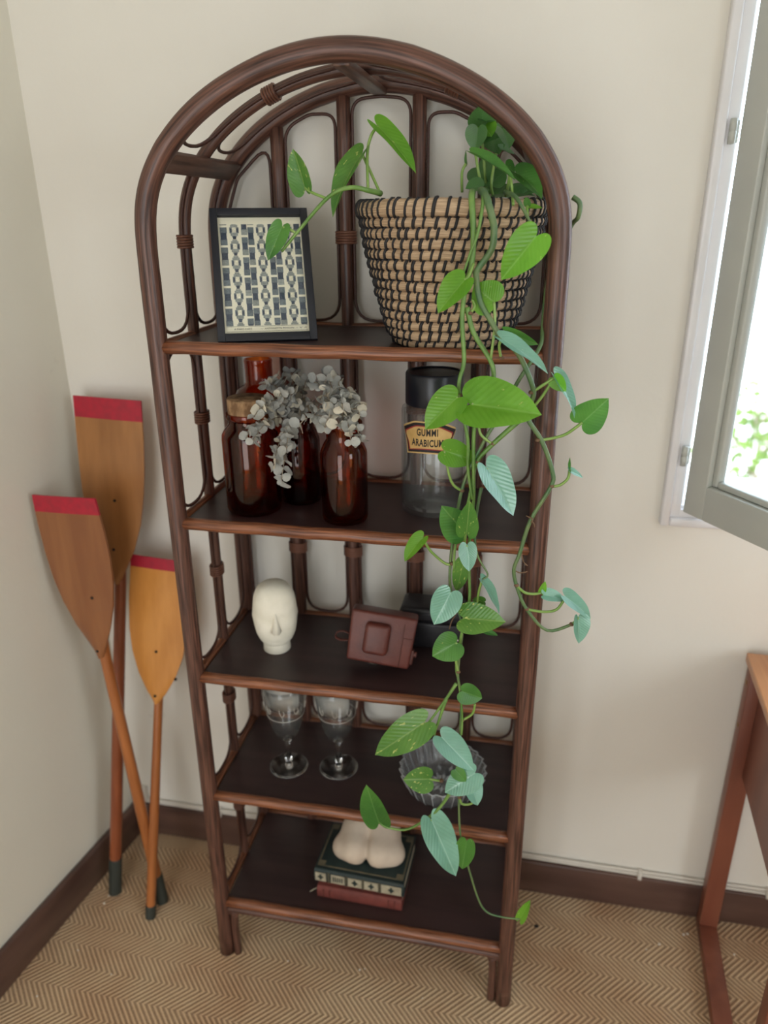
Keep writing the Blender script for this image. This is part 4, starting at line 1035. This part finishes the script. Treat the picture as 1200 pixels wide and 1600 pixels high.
for body, dz, sp in (('GUMMI', .0085, 1.12), ('ARABICUM', -.0085, 1.08)):
    b = text_mesh(body, .0150, sp, bold=.0004)
    bmesh.ops.subdivide_edges(b, edges=[e for e in b.edges if e.calc_length() > .004], cuts=2)
    for v in b.verts: v.co = on_jar(v.co.x * .74, dz + v.co.y * 1.05, .00125)
    me = bpy.data.meshes.new('t'); b.to_mesh(me); tx.from_mesh(me); b.free(); bpy.data.meshes.remove(me)
bmesh.ops.solidify(tx, geom=tx.faces[:], thickness=.0001)
obj('lettering', tx, M['ink'], lab, smooth=False)

# ------------------------------------------------------------------ plaster head
hx, hy, hz = -.1943, .1232, ZT[2]
hd = thing('plaster_head', 'white plaster head with a plain mask face standing on third shelf', 'sculpture', (hx, hy, hz))
bm = bmesh.new(); HT = .146; z0 = .010
wp = [(0, 0), (.012, .34), (.05, .63), (.12, .82), (.22, .93), (.34, .985), (.48, 1.0), (.62, .97), (.75, .90), (.86, .76), (.94, .58), (.985, .30), (1, 0)]
def head_w(t):
    for (a, x), (b, y) in zip(wp, wp[1:]):
        if t <= b: return x + (y - x) * (t - a) / (b - a)
    return 0
ca, sa = cos(radians(20.8)), sin(radians(20.8))
def head_pt(a, t):
    w = head_w(t); c, s = cos(a), sin(a)
    x = .0455 * w * (1 if c > 0 else -1) * abs(c) ** .9
    front = s < 0
    y = (.050 if not front else .040) * w * (1 if s > 0 else -1) * abs(s) ** (.72 if front else 1.0)
    z = z0 + HT * (1 - t)
    if front:
        f = abs(s) ** 3
        y += f * (.0035 * math.exp(-((t - .47) / .06) ** 2) * (1 - math.exp(-(x / .006) ** 2)))      # eye band set back
        y -= f * .002 * math.exp(-((t - .80) / .03) ** 2) * math.exp(-(x / .014) ** 2)                 # lips
        y -= f * .0035 * math.exp(-((t - .93) / .05) ** 2)
    for sg in (-1, 1):
        x += sg * .0018 * math.exp(-((t - .50) / .075) ** 2) * math.exp(-((a - (0 if sg > 0 else pi)) / .2) ** 2)
    return Vector((hx + x * ca - y * sa, hy + x * sa + y * ca, hz + z))
NA = 48; rows = []
for i in range(29):
    t = i / 28; t = t * t * (3 - 2 * t) * .5 + t * .5
    if i in (0, 28): rows.append([bm.verts.new(head_pt(0, t))]); continue
    rows.append([bm.verts.new(head_pt(2 * pi * k / NA, t)) for k in range(NA)])
for A, B_ in zip(rows, rows[1:]):
    for k in range(NA):
        k2 = (k + 1) % NA
        if len(A) == 1: bm.faces.new((A[0], B_[k], B_[k2]))
        elif len(B_) == 1: bm.faces.new((A[k], B_[0], A[k2]))
        else: bm.faces.new((A[k], B_[k], B_[k2], A[k2]))
bmesh.ops.recalc_face_normals(bm, faces=bm.faces)
obj('face', bm, M['plaster'], hd)
bm = bmesh.new(); lathe(bm, [(0, 0), (.027, 0), (.0285, .002), (.0275, .028), (.020, .05), (0, .05)], (hx, hy, hz), 36); obj('neck', bm, M['plaster'], hd)
bm = bmesh.new()
def hl(x, y, z): return Vector((hx + x * ca - y * sa, hy + x * sa + y * ca, hz + z))
bl_, br_ = hl(-.0115, -.036, .060), hl(.0115, -.036, .060); tipl, tipr = hl(-.0062, -.0530, .0605), hl(.0062, -.0530, .0605); topf = hl(0, -.0425, .104)
bkl, bkr, bkt = hl(-.0115, -.02, .060), hl(.0115, -.02, .060), hl(0, -.02, .108)
V = [bm.verts.new(p) for p in (topf, bl_, br_, tipl, tipr, bkl, bkr, bkt)]
for f in ((0, 3, 4), (0, 1, 3), (0, 4, 2), (1, 2, 4, 3), (0, 7, 5, 1), (0, 2, 6, 7), (1, 5, 6, 2), (5, 7, 6)): bm.faces.new([V[i] for i in f])
bmesh.ops.recalc_face_normals(bm, faces=bm.faces)
bmesh.ops.bevel(bm, geom=bm.edges[:], offset=.0008, segments=2, affect='EDGES')
obj('nose', bm, M['plaster'], hd)

# ------------------------------------------------------------------ cases on the third shelf
cmx = Matrix.Translation((.0350, .106, ZT[2] + .0645)) @ Matrix.Rotation(radians(4), 4, 'Z') @ Matrix.Rotation(radians(7.6), 4, 'Y') @ Matrix.Rotation(radians(-15), 4, 'X')
cc = thing('camera_case', 'brown leather camera case tilted on its side at centre of third shelf', 'camera case', (.0350, .106, ZT[2]))
bm = bmesh.new(); vs = box(bm, (0, 0, 0), (.132, .052, .104), .006, seg=3)
for v in vs:
    v.co.x *= 1 - .05 * (v.co.z < 0); v.co = cmx @ v.co
obj('case_body', bm, M['leather'], cc)
bm = bmesh.new(); box(bm, (-.0085, -.030, .002), (.050, .026, .063), .009, mx=cmx, seg=4); obj('lens_cover', bm, M['leather'], cc, label='raised square lens bulge in darker leather')
bm = bmesh.new(); box(bm, (.0425, -.0265, -.006), (.0022, .0022, .088), .0008, mx=cmx); box(bm, (.053, -.0265, .010), (.021, .0018, .0022), .0006, mx=cmx); obj('seam', bm, M['leather_edge'], cc)
bm = bmesh.new(); tube(bm, catmull([cmx @ Vector(p) for p in ((-.064, -.01, -.004), (-.075, -.012, .0), (-.088, -.010, -.004), (-.092, -.004, -.016), (-.082, .0, -.022), (-.066, .0, -.02))], 5), .0035, 6, ry=.0014)
obj('strap', bm, M['leather_edge'], cc)
bm = bmesh.new(); tube(bm, [cmx @ Vector((.061, -.012, -.022)), cmx @ Vector((.072, -.012, -.022)), cmx @ Vector((.074, -.012, -.022))], .0062, 10)
box(bm, (.0645, -.012, -.028), (.008, .014, .03), .002, mx=cmx); obj('clasp', bm, M['leather_edge'], cc)
bm = bmesh.new(); tube(bm, [cmx @ Vector((-.010, -.004, -.050)), cmx @ Vector((-.010, -.004, -.0535)), cmx @ Vector((-.010, -.004, -.0575))], .0105, 16); obj('tripod_socket', bm, M['metal'], cc)

dcx, dcy = .124, .213
dc = thing('binocular_case', 'black leather case behind the brown camera case', 'case', (dcx, dcy, ZT[2]))
bm = bmesh.new(); box(bm, (dcx, dcy, ZT[2] + .0305), (.128, .070, .060), .006, seg=3); obj('case_body', bm, M['black_leather'], dc)
bm = bmesh.new(); box(bm, (dcx, dcy, ZT[2] + .0775), (.131, .073, .033), .009, seg=3); obj('case_lid', bm, M['black_leather'], dc)
bm = bmesh.new(); box(bm, (dcx, dcy, ZT[2] + .0855), (.1325, .0745, .0014), .0006); obj('stitched_edge', bm, M['lid'], dc)
bm = bmesh.new(); box(bm, (dcx + .055, dcy - .040, ZT[2] + .030), (.010, .006, .006), .002); obj('stud', bm, M['metal'], dc)

# ------------------------------------------------------------------ wine glasses
def wine_glass(x, y, label):
    g = thing('wine_glass', label, 'glass', (x, y, ZT[3]), 'wine glasses on the fourth shelf')
    bm = bmesh.new()
    lathe(bm, [(.0, .0805), (.010, .0765), (.020, .084), (.030, .104), (.037, .130), (.0435, .165), (.0480, .200), (.0485, .222), (.0475, .2225), (.0468, .200), (.0423, .165), (.0357, .130), (.0285, .106), (.018, .090), (.006, .0835), (0, .083)], (x, y, ZT[3] + .0004), 48)
    obj('glass_bowl', bm, M['clear'], g)
    bm = bmesh.new()
    lathe(bm, [(0, .0), (.034, .0), (.0415, .0008), (.0423, .002), (.041, .003), (.020, .0045), (.009, .007), (.0062, .012), (.0085, .020), (.0062, .026), (.0055, .045), (.0058, .066), (.0095, .0745), (.006, .079), (0, .080)], (x, y, ZT[3] + .0004), 48)
    obj('stem_and_foot', bm, M['solid_glass'], g)
    bm = bmesh.new(); tube(bm, [(x + .0421 * cos(a), y + .0421 * sin(a), ZT[3] + .0022) for a in [2 * pi * k / 48 for k in range(48)]], .0006, 4, closed=True); obj('foot_rim', bm, M['crystal_edge'], g)
    bm = bmesh.new()
    tube(bm, [(x + .0403 * cos(a), y + .0403 * sin(a), ZT[3] + .148) for a in [2 * pi * k / 40 for k in range(40)]], .0006, 4, closed=True)
    for k in range(9):
        a = 2 * pi * k / 9
        tube(bm, catmull([(x + r * cos(a + da), y + r * sin(a + da), ZT[3] + z) for da, z, r in ((-.12, .185, .0466), (-.10, .172, .0452), (0, .164, .0439), (.1, .172, .0452), (.06, .18, .0461))], 3), .0006, 4)
    obj('etched_band', bm, M['cable'], g)
wine_glass(-.1805, .1107, 'stemmed clear wine glass on the fourth shelf, the left one of two')
wine_glass(-.0699, .1266, 'stemmed clear wine glass on the fourth shelf, nearer the crystal bowl')

# ------------------------------------------------------------------ crystal bowl
cx, cy = .164, .112
bw_ = thing('crystal_bowl', 'shallow cut crystal bowl with ribbed sides on the fourth shelf', 'bowl', (cx, cy, ZT[3]))
bm = bmesh.new(); NS = 26
sc = lambda a, z: 1 + (.022 if z > .010 else .006) * cos(a * NS)
lathe(bm, [(0, .003), (.050, .003), (.054, .0), (.066, .0), (.070, .004), (.078, .020), (.087, .042), (.0905, .050), (.0885, .053), (.085, .050), (.080, .040), (.072, .020), (.064, .011), (0, .010)], (cx, cy, ZT[3] + .0004), 156, scallop=sc)
obj('bowl_wall', bm, M['crystal'], bw_)
for k in range(NS):                          # moulded flutes up the wall
    a = 2 * pi * k / NS; bm = bmesh.new()
    tube(bm, [(cx + r * cos(a), cy + r * sin(a), ZT[3] + z) for r, z in ((.0745, .006), (.081, .020), (.0895, .042), (.0930, .0505))], lambda t: .0011 + .0008 * t, 5)
    obj('flute', bm, M['crystal_edge'], bw_)
bm = bmesh.new(); tube(bm, [(cx + .0885 * sc(a, .05) * cos(a), cy + .0885 * sc(a, .05) * sin(a), ZT[3] + .0525) for a in [2 * pi * k / 156 for k in range(156)]], .0016, 5, closed=True); obj('rim', bm, M['crystal_edge'], bw_)
bm = bmesh.new()
for k in range(12):                          # cut star in the base
    a = 2 * pi * k / 12
    for r0, r1, w, h in ((.006, .034, .0055, .004), (.036, .060, .0045, .003)):
        aa = a + (0 if r0 < .03 else pi / 12)
        e = Vector((cos(aa), sin(aa), 0)); n = Vector((-sin(aa), cos(aa), 0)); o = Vector((cx, cy, ZT[3] + .0098))
        P4 = [o + e * r0, o + e * (r0 + r1) / 2 + n * w, o + e * r1, o + e * (r0 + r1) / 2 - n * w]
        tp = o + e * (r0 + r1) / 2 + Vector((0, 0, h))
        vv = [bm.verts.new(p) for p in P4] + [bm.verts.new(tp)]
        for i in range(4): bm.faces.new((vv[i], vv[(i + 1) % 4], vv[4]))
        bm.faces.new(vv[3::-1])
obj('cut_star', bm, M['crystal_edge'], bw_, smooth=False)

# ------------------------------------------------------------------ books and sculpture
def book(name, label, x0, y0, z0, L, D, H, yaw, cover, rounded=.004):
    mx = Matrix.Translation((x0, y0, z0)) @ Matrix.Rotation(radians(yaw), 4, 'Z')
    b = thing(name, label, 'book', tuple(mx @ Vector((L / 2, D / 2, 0))), 'stacked books on the bottom shelf')
    bm = bmesh.new(); t = .0028
    for z in (t / 2, H - t / 2): box(bm, (L / 2, D / 2 + .001, z), (L, D, t), .0008, mx=mx)
    # rounded spine
    n = 8; ring = []
    for i in range(n + 1):
        a = -pi / 2 + pi * i / n; ring.append((-.001 - .006 * cos(a), H / 2 + (H / 2) * sin(a)))
    inner = [(.003, H), (.003, 0)]
    pr = ring + inner
    A = [bm.verts.new(mx @ Vector((0, y, z))) for y, z in pr]; B_ = [bm.verts.new(mx @ Vector((L, y, z))) for y, z in pr]
    m = len(pr)
    for i in range(m): bm.faces.new((A[i], A[(i + 1) % m], B_[(i + 1) % m], B_[i]))
    bm.faces.new(A[::-1]); bm.faces.new(B_)
    bmesh.ops.recalc_face_normals(bm, faces=bm.faces)
    sharp(obj('cover', bm, cover, b), 35)
    bm = bmesh.new(); box(bm, (L / 2, D / 2, H / 2), (L - .007, D - .006, H - 2 * t), mx=mx); obj('page_block', bm, M['pages'], b, smooth=False)
    return b, mx
b1, m1 = book('book', 'worn red cloth book at the bottom of the stack', -.108, .050, ZT[4], .196, .135, .034, -1.0, M['book_red'])
bm = bmesh.new()
for x in (.016, .030, .166, .180): box(bm, (x, -.0068, .017), (.002, .0012, .026), mx=m1)
obj('spine_band', bm, M['leather_edge'], b1, smooth=False)
bm = bmesh.new(); tube(bm, catmull([m1 @ Vector(p) for p in ((.004, .004, .022), (-.008, -.004, .021), (-.016, -.008, .016))], 4), .0014, 5, ry=.0005); obj('ribbon', bm, M['gilt_pale'], b1)
b2, m2 = book('book', 'dark green book with gilt spine lying under the cream torso', -.1165, .062, ZT[4] + .0345, .2085, .140, .0375, -2.2, M['book_green'])
bm = bmesh.new()
for (a, b) in ((.003, .028), (.040, .072), (.080, .112), (.118, .150), (.157, .203)):
    box(bm, ((a + b) / 2, -.0072, .0188), (b - a, .0014, .024), mx=m2)
obj('spine_panel', bm, M['gilt_pale'], b2, smooth=False)
bm = bmesh.new()
for x in (.033, .036, .075, .0775, .114, .1165, .152, .1545): box(bm, (x, -.0072, .0188), (.001, .0014, .030), mx=m2)
obj('spine_rule', bm, M['gilt'], b2, smooth=False)
for x in (.0155, .096, .134, .180):
    bm = bmesh.new(); box(bm, (x, -.0078, .0188), (.0036, .0012, .017), mx=m2); box(bm, (x, -.0080, .0188), (.014, .0010, .0036), mx=m2); box(bm, (x, -.0079, .0188), (.0075, .0011, .008), mx=m2)
    obj('spine_ornament', bm, M['book_green'], b2, smooth=False)
bm = bmesh.new()
for k in range(5): box(bm, (.046 + k * .005, -.0078, .0188), (.0026, .0012, .014), mx=m2)
obj('spine_title', bm, M['book_green'], b2, smooth=False, kind='stuff')
bm = bmesh.new(); zt = .0376
for (x, y, sx, sy) in ((.104, .008, .200, .0035), (.104, .134, .200, .0035), (.006, .071, .0035, .126), (.2025, .071, .0035, .126)): box(bm, (x, y, zt), (sx, sy, .0005), mx=m2)
for (x, y) in ((.014, .016), (.014, .126), (.1945, .016), (.1945, .126)): box(bm, (x, y, zt), (.014, .014, .0005), .0002, mx=m2)
obj('cover_border', bm, M['gilt'], b2, smooth=False)

tz = ZT[4] + .0345 + .0378
tor = thing('torso_sculpture', 'cream cast sculpture of a bare lower torso on the stacked books', 'sculpture', (-.002, .135, tz))
balls = [((-.027, -.030, .030), .036, 1.0), ((.027, -.030, .030), .036, 1.0), ((-.058, -.020, .018), .029, .85), ((.058, -.020, .018), .029, .85),
         ((-.030, .010, .044), .041, .85), ((.030, .010, .044), .041, .85), ((-.016, .030, .054), .042, .8), ((.016, .030, .054), .042, .8)]
def field(p):
    s = 0
    for c, r, w in balls:
        d2 = (p.x - c[0]) ** 2 + (p.y - c[1]) ** 2 + (p.z - c[2]) ** 2
        s += w * math.exp(-2.3 * (d2 / (r * r) - 1))
    # cleft between the two cheeks
    if p.y < .0: s -= 1.7 * math.exp(-(p.x / .0060) ** 2) * min(1, -p.y / .03)
    return s - 1.1
cen = Vector((0, -.004, .032)); bm = bmesh.new(); NA, NB = 96, 44; rows = []
for i in range(NB + 1):
    th = pi * i / NB; row = []
    for k in range(1 if i in (0, NB) else NA):
        ph = 2 * pi * k / NA; d = Vector((sin(th) * cos(ph), sin(th) * sin(ph), cos(th)))
        lo, hi = 0.0, .12
        for s in range(40):
            if field(cen + d * (hi * s / 40)) < 0 and s > 5: hi, lo = hi * s / 40, hi * (s - 1) / 40; break
        for _ in range(8):
            m_ = (lo + hi) / 2
            if field(cen + d * m_) > 0: lo = m_
            else: hi = m_
        p = cen + d * lo; p.z = max(p.z, 0)
        row.append(bm.verts.new(Vector((-.002, .135, tz)) + Vector((p.x * 1.0, p.y, p.z))))
    rows.append(row)
for A, B_ in zip(rows, rows[1:]):
    for k in range(NA):
        k2 = (k + 1) % NA
        if len(A) == 1: bm.faces.new((A[0], B_[k], B_[k2]))
        elif len(B_) == 1: bm.faces.new((A[k], B_[0], A[k2]))
        else: bm.faces.new((A[k], B_[k], B_[k2], A[k2]))
bmesh.ops.recalc_face_normals(bm, faces=bm.faces)
for _ in range(2): bmesh.ops.smooth_vert(bm, verts=bm.verts, factor=.4, use_axis_x=True, use_axis_y=True, use_axis_z=True)
obj('torso', bm, M['stone'], tor)

# ------------------------------------------------------------------ oars
def oar(label, foot, tip, axis_top, across, thick, outline_pts, mats, rs, grip, screws, redv):
    """foot, tip: ends of the shaft; blade lies in the plane of axis_top and across"""
    foot, tip = Vector(foot), Vector(tip)
    o = thing('oar', label, 'oar', tuple(foot), 'wooden oars leaning in the corner')
    d = (tip - foot); L = d.length; d.normalize()
    top = Vector(axis_top); BL = (top - tip).length; up = (top - tip).normalized()
    acr = Vector(across); acr = (acr - up * acr.dot(up)).normalized(); nrm = acr.cross(up)   # towards the viewer
    if nrm.y > 0: nrm = -nrm
    g = foot + d * grip
    bm = bmesh.new(); sk = tip - nrm * (rs * .75); tube(bm, [g - d * .01, g, (foot + sk) / 2, sk - d * .01, sk + up * .06 - nrm * (rs * .3), sk + up * .14 - nrm * (rs * .3)], lambda t: rs * (1 if t < .55 else (.9 if t < .85 else .55)), 14)
    obj('shaft', bm, mats['shaft'], o)
    bm = bmesh.new(); tube(bm, [foot + d * .001, foot + d * .004, foot + d * (grip - .004), g], rs * 1.12, 14); obj('grip', bm, M['grip'], o)
    # blade outline: (across, up fraction); dished a little
    N = len(outline_pts); face = bmesh.new(); rows = []
    for (f, l, r) in outline_pts:
        row = []
        for k in range(9):
            x = l + (r - l) * k / 8
            dish = thick * (.5 + 1.6 * (1 - (2 * k / 8 - 1) ** 2) * (.2 + .8 * (1 - f)))
            row.append(tip + up * (BL * f) + acr * x + nrm * dish)
        rows.append(row)
    def sheet(r0, r1, z0):
        b = bmesh.new(); F, Bk = [], []
        for row in rows[r0:r1]:
            F.append([b.verts.new(p + nrm * z0) for p in row]); Bk.append([b.verts.new(p - nrm * (thick - z0 * 0)) for p in row])
        n, m = len(F), 9
        for i in range(n - 1):
            for k in range(m - 1):
                b.faces.new((F[i][k], F[i][k + 1], F[i + 1][k + 1], F[i + 1][k])); b.faces.new((Bk[i][k], Bk[i + 1][k], Bk[i + 1][k + 1], Bk[i][k + 1]))
            b.faces.new((F[i][0], F[i + 1][0], Bk[i + 1][0], Bk[i][0])); b.faces.new((F[i][-1], Bk[i][-1], Bk[i + 1][-1], F[i + 1][-1]))
        for k in range(m - 1):
            b.faces.new((F[0][k], Bk[0][k], Bk[0][k + 1], F[0][k + 1])); b.faces.new((F[-1][k], F[-1][k + 1], Bk[-1][k + 1], Bk[-1][k]))
        bmesh.ops.recalc_face_normals(b, faces=b.faces)
        return b
    sp = next(i for i, q in enumerate(outline_pts) if q[0] >= redv)
    bl = obj('blade', sheet(0, sp + 1, 0), mats['blade'], o); sharp(bl, 40)
    sharp(obj('painted_tip', sheet(sp, N, 0), M['oar_red'], o, label='red painted blade end'), 40)
    for (f, x) in screws:
        bm = bmesh.new(); c = tip + up * (BL * f) + acr * x + nrm * (thick * (.5 + 1.6 * (.2 + .8 * (1 - f))))
        tube(bm, [c - nrm * .002, c, c + nrm * .0012], .0034, 10); obj('screw', bm, M['screw'], o)
    return o
def outl(pts, n=26):
    fs = sorted(set([i / n for i in range(n + 1)] + [p[0] for p in pts])); out = []
    for f in fs:
        for (a, l0, r0), (b, l1, r1) in zip(pts, pts[1:]):
            if a <= f <= b:
                t = (f - a) / (b - a); s = t
                out.append((f, l0 + (l1 - l0) * s, r0 + (r1 - r0) * s)); break
    return out
OA = outl([(0, -.004, .004), (.08, -.024, .022), (.2, -.050, .046), (.35, -.066, .066), (.5, -.075, .076), (.65, -.079, .081), (.8, -.081, .082), (.893, -.082, .081), (1, -.083, .080)])
OB = outl([(0, -.006, .006), (.08, -.022, .020), (.2, -.048, .042), (.35, -.070, .064), (.5, -.082, .078), (.65, -.087, .084), (.8, -.088, .084), (.905, -.087, .081), (1, -.085, .078)])
OC = outl([(0, -.005, .005), (.08, -.024, .024), (.2, -.046, .046), (.35, -.063, .063), (.5, -.071, .071), (.7, -.073, .073), (.925, -.070, .070), (1, -.069, .069)])
oar('tallest wooden oar with tan blade and red end standing in the corner', (-0.6698, 0.0980, 0.0000), (-0.6044, 0.2150, 0.8353), (-0.5921, 0.2620, 1.2565), (1, -.05, .0), .0045, OA,
    {'shaft': M['shaft_dark'], 'blade': M['oar_a']}, .0145, .105, [(.47, .008), (.20, .0)], .893)
oar('wooden oar with brown blade and scuffed red end leaning against the left wall', (-0.5372, 0.0960, 0.0000), (-0.6086, 0.1180, 0.7009), (-0.6350, 0.1220, 1.0800), (1, -.15, .22), .0045, OB,
    {'shaft': M['shaft'], 'blade': M['oar_b']}, .0135, .085, [(.40, .018), (.05, .0)], .905)
oar('shortest wooden oar with golden blade and bright red end beside the bookcase', (-0.5452, 0.0470, 0.0000), (-0.5207, 0.1700, 0.5524), (-0.5041, 0.2360, 0.8989), (1, 0, .03), .0045, OC,
    {'shaft': M['shaft'], 'blade': M['oar_c']}, .0115, .035, [(.06, .0), (.37, .0), (.20, .050)], .925)

# ------------------------------------------------------------------ side table
tb = thing('table', 'red brown timber table with sled legs below the window', 'table', (1.05, .06, 0))
tmx = Matrix.Translation((.773, .300, 0)) @ Matrix.Rotation(radians(-3.6), 4, 'Z')
def tbox(bm, x0, x1, y0, y1, z0, z1, bev=.002): box(bm, ((x0 + x1) / 2, (y0 + y1) / 2, (z0 + z1) / 2), (x1 - x0, y1 - y0, z1 - z0), bev, mx=tmx)
bm = bmesh.new(); tbox(bm, 0, .70, -.56, .012 - .02, .745, .766, .003); obj('table_top', bm, M['table_top'], tb)
for x0, x1 in ((.006, .046), (.654, .694)):
    for y0, y1 in ((-.045, -.010), (-.52, -.485)):
        bm = bmesh.new(); tbox(bm, x0, x1, y0, y1, .030, .745); obj('leg', bm, M['table'], tb)
    bm = bmesh.new(); tbox(bm, x0, x1, -.54, -.006, 0, .030); obj('foot_rail', bm, M['table'], tb)
    xp = .030 if x0 < .1 else .664
    bm = bmesh.new(); tbox(bm, xp, xp + .014, -.485, -.045, .478, .745, .001); obj('side_panel', bm, M['table'], tb)
for z in (.705, .598):
    bm = bmesh.new(); tube(bm, [tmx @ Vector((.0075, -.027, z)), tmx @ Vector((.006, -.027, z)), tmx @ Vector((.0045, -.027, z))], .005, 12); obj('screw', bm, M['brass'], tb)

# ------------------------------------------------------------------ specks on the carpet
bm = bmesh.new()
for p in ((-0.6964, -0.1890, 0.0000), (-0.5606, -0.1104, 0.0000), (-0.6798, 0.0842, 0.0000), (-0.6788, 0.0610, 0.0000), (-0.6705, -0.0694, 0.0000), (0.0074, 0.0138, 0.0000), (-0.0035, 0.0085, 0.0000), (-0.1727, -0.0015, 0.0000), (0.7426, 0.2448, 0.0000), (0.6501, 0.1873, 0.0000), (0.6816, 0.2070, 0.0000), (0.1481, -0.0301, 0.0000), (0.7520, 0.2483, 0.0000), (0.8498, 0.2125, 0.0000)):
    r = random.uniform(.0016, .0034); bmesh.ops.create_icosphere(bm, subdivisions=1, radius=r, matrix=Matrix.Translation((p[0], p[1], r * .6)))
tag(obj('floor_crumbs', bm, M['crumb']), 'pale crumbs scattered on the herringbone carpet', 'crumbs', kind='stuff')
dl = bmesh.new(); p = (0.3946, 0.1989, 0.0000)
bmesh.ops.create_icosphere(dl, subdivisions=2, radius=.0055, matrix=Matrix.Translation((p[0], p[1], .004)) @ Matrix.Diagonal((1.0, .7, .6, 1)))
for v in dl.verts: v.co += Vector((random.uniform(-1, 1), random.uniform(-1, 1), random.uniform(-.3, 1))) * .0009
tag(obj('lint_ball', dl, M['crumb_dark'], base=(p[0], p[1], 0)), 'small black bit of lint on the carpet right of the bookcase', 'lint')

# ------------------------------------------------------------------ outside the window
bm = bmesh.new(); box(bm, (3, 14.5, -2.65), (40, 26, .1)); tag(obj('ground_outside', bm, M['ground'], smooth=False), kind='structure')
tree = thing('tree', 'sunlit leafy tree seen through the open window pane', 'tree', (2.22, 5.6, -2.6))
bm = bmesh.new(); tube(bm, catmull([(2.22, 5.6, -2.6), (2.19, 5.62, -1.6), (2.27, 5.55, -.7), (2.22, 5.6, .2)], 4), lambda t: .03 * (1 - .7 * t), 8)
for k in range(9):
    a = k * 2.4; r = .45 + .1 * (k % 3)
    tube(bm, catmull([(2.23, 5.58, -.9 + .1 * k), (2.23 + r * .5 * cos(a), 5.58 + r * .5 * sin(a), -.55 + .12 * k), (2.23 + r * cos(a), 5.58 + r * sin(a), -.4 + .12 * k)], 3), .012, 5)
obj('trunk', bm, M['bark'], tree)
bm = bmesh.new(); rnd = random.Random(4)
for k in range(420):
    c = Vector((rnd.gauss(0, .34), rnd.gauss(0, .3), rnd.gauss(0, .26)))
    if c.length > 1.15: continue
    c += Vector((2.24, 5.6, -.24)); d = Vector((rnd.gauss(0, 1), rnd.gauss(0, 1), rnd.gauss(0, .6))).normalized(); e = d.orthogonal().normalized(); s = rnd.uniform(.07, .12)
    vs = [bm.verts.new(p) for p in (c, c + d * s * .5 + e * s * .32, c + d * s, c + d * s * .5 - e * s * .32)]; bm.faces.new(vs)
obj('foliage', bm, M['outdoor_leaf'], tree, kind='stuff', smooth=False)
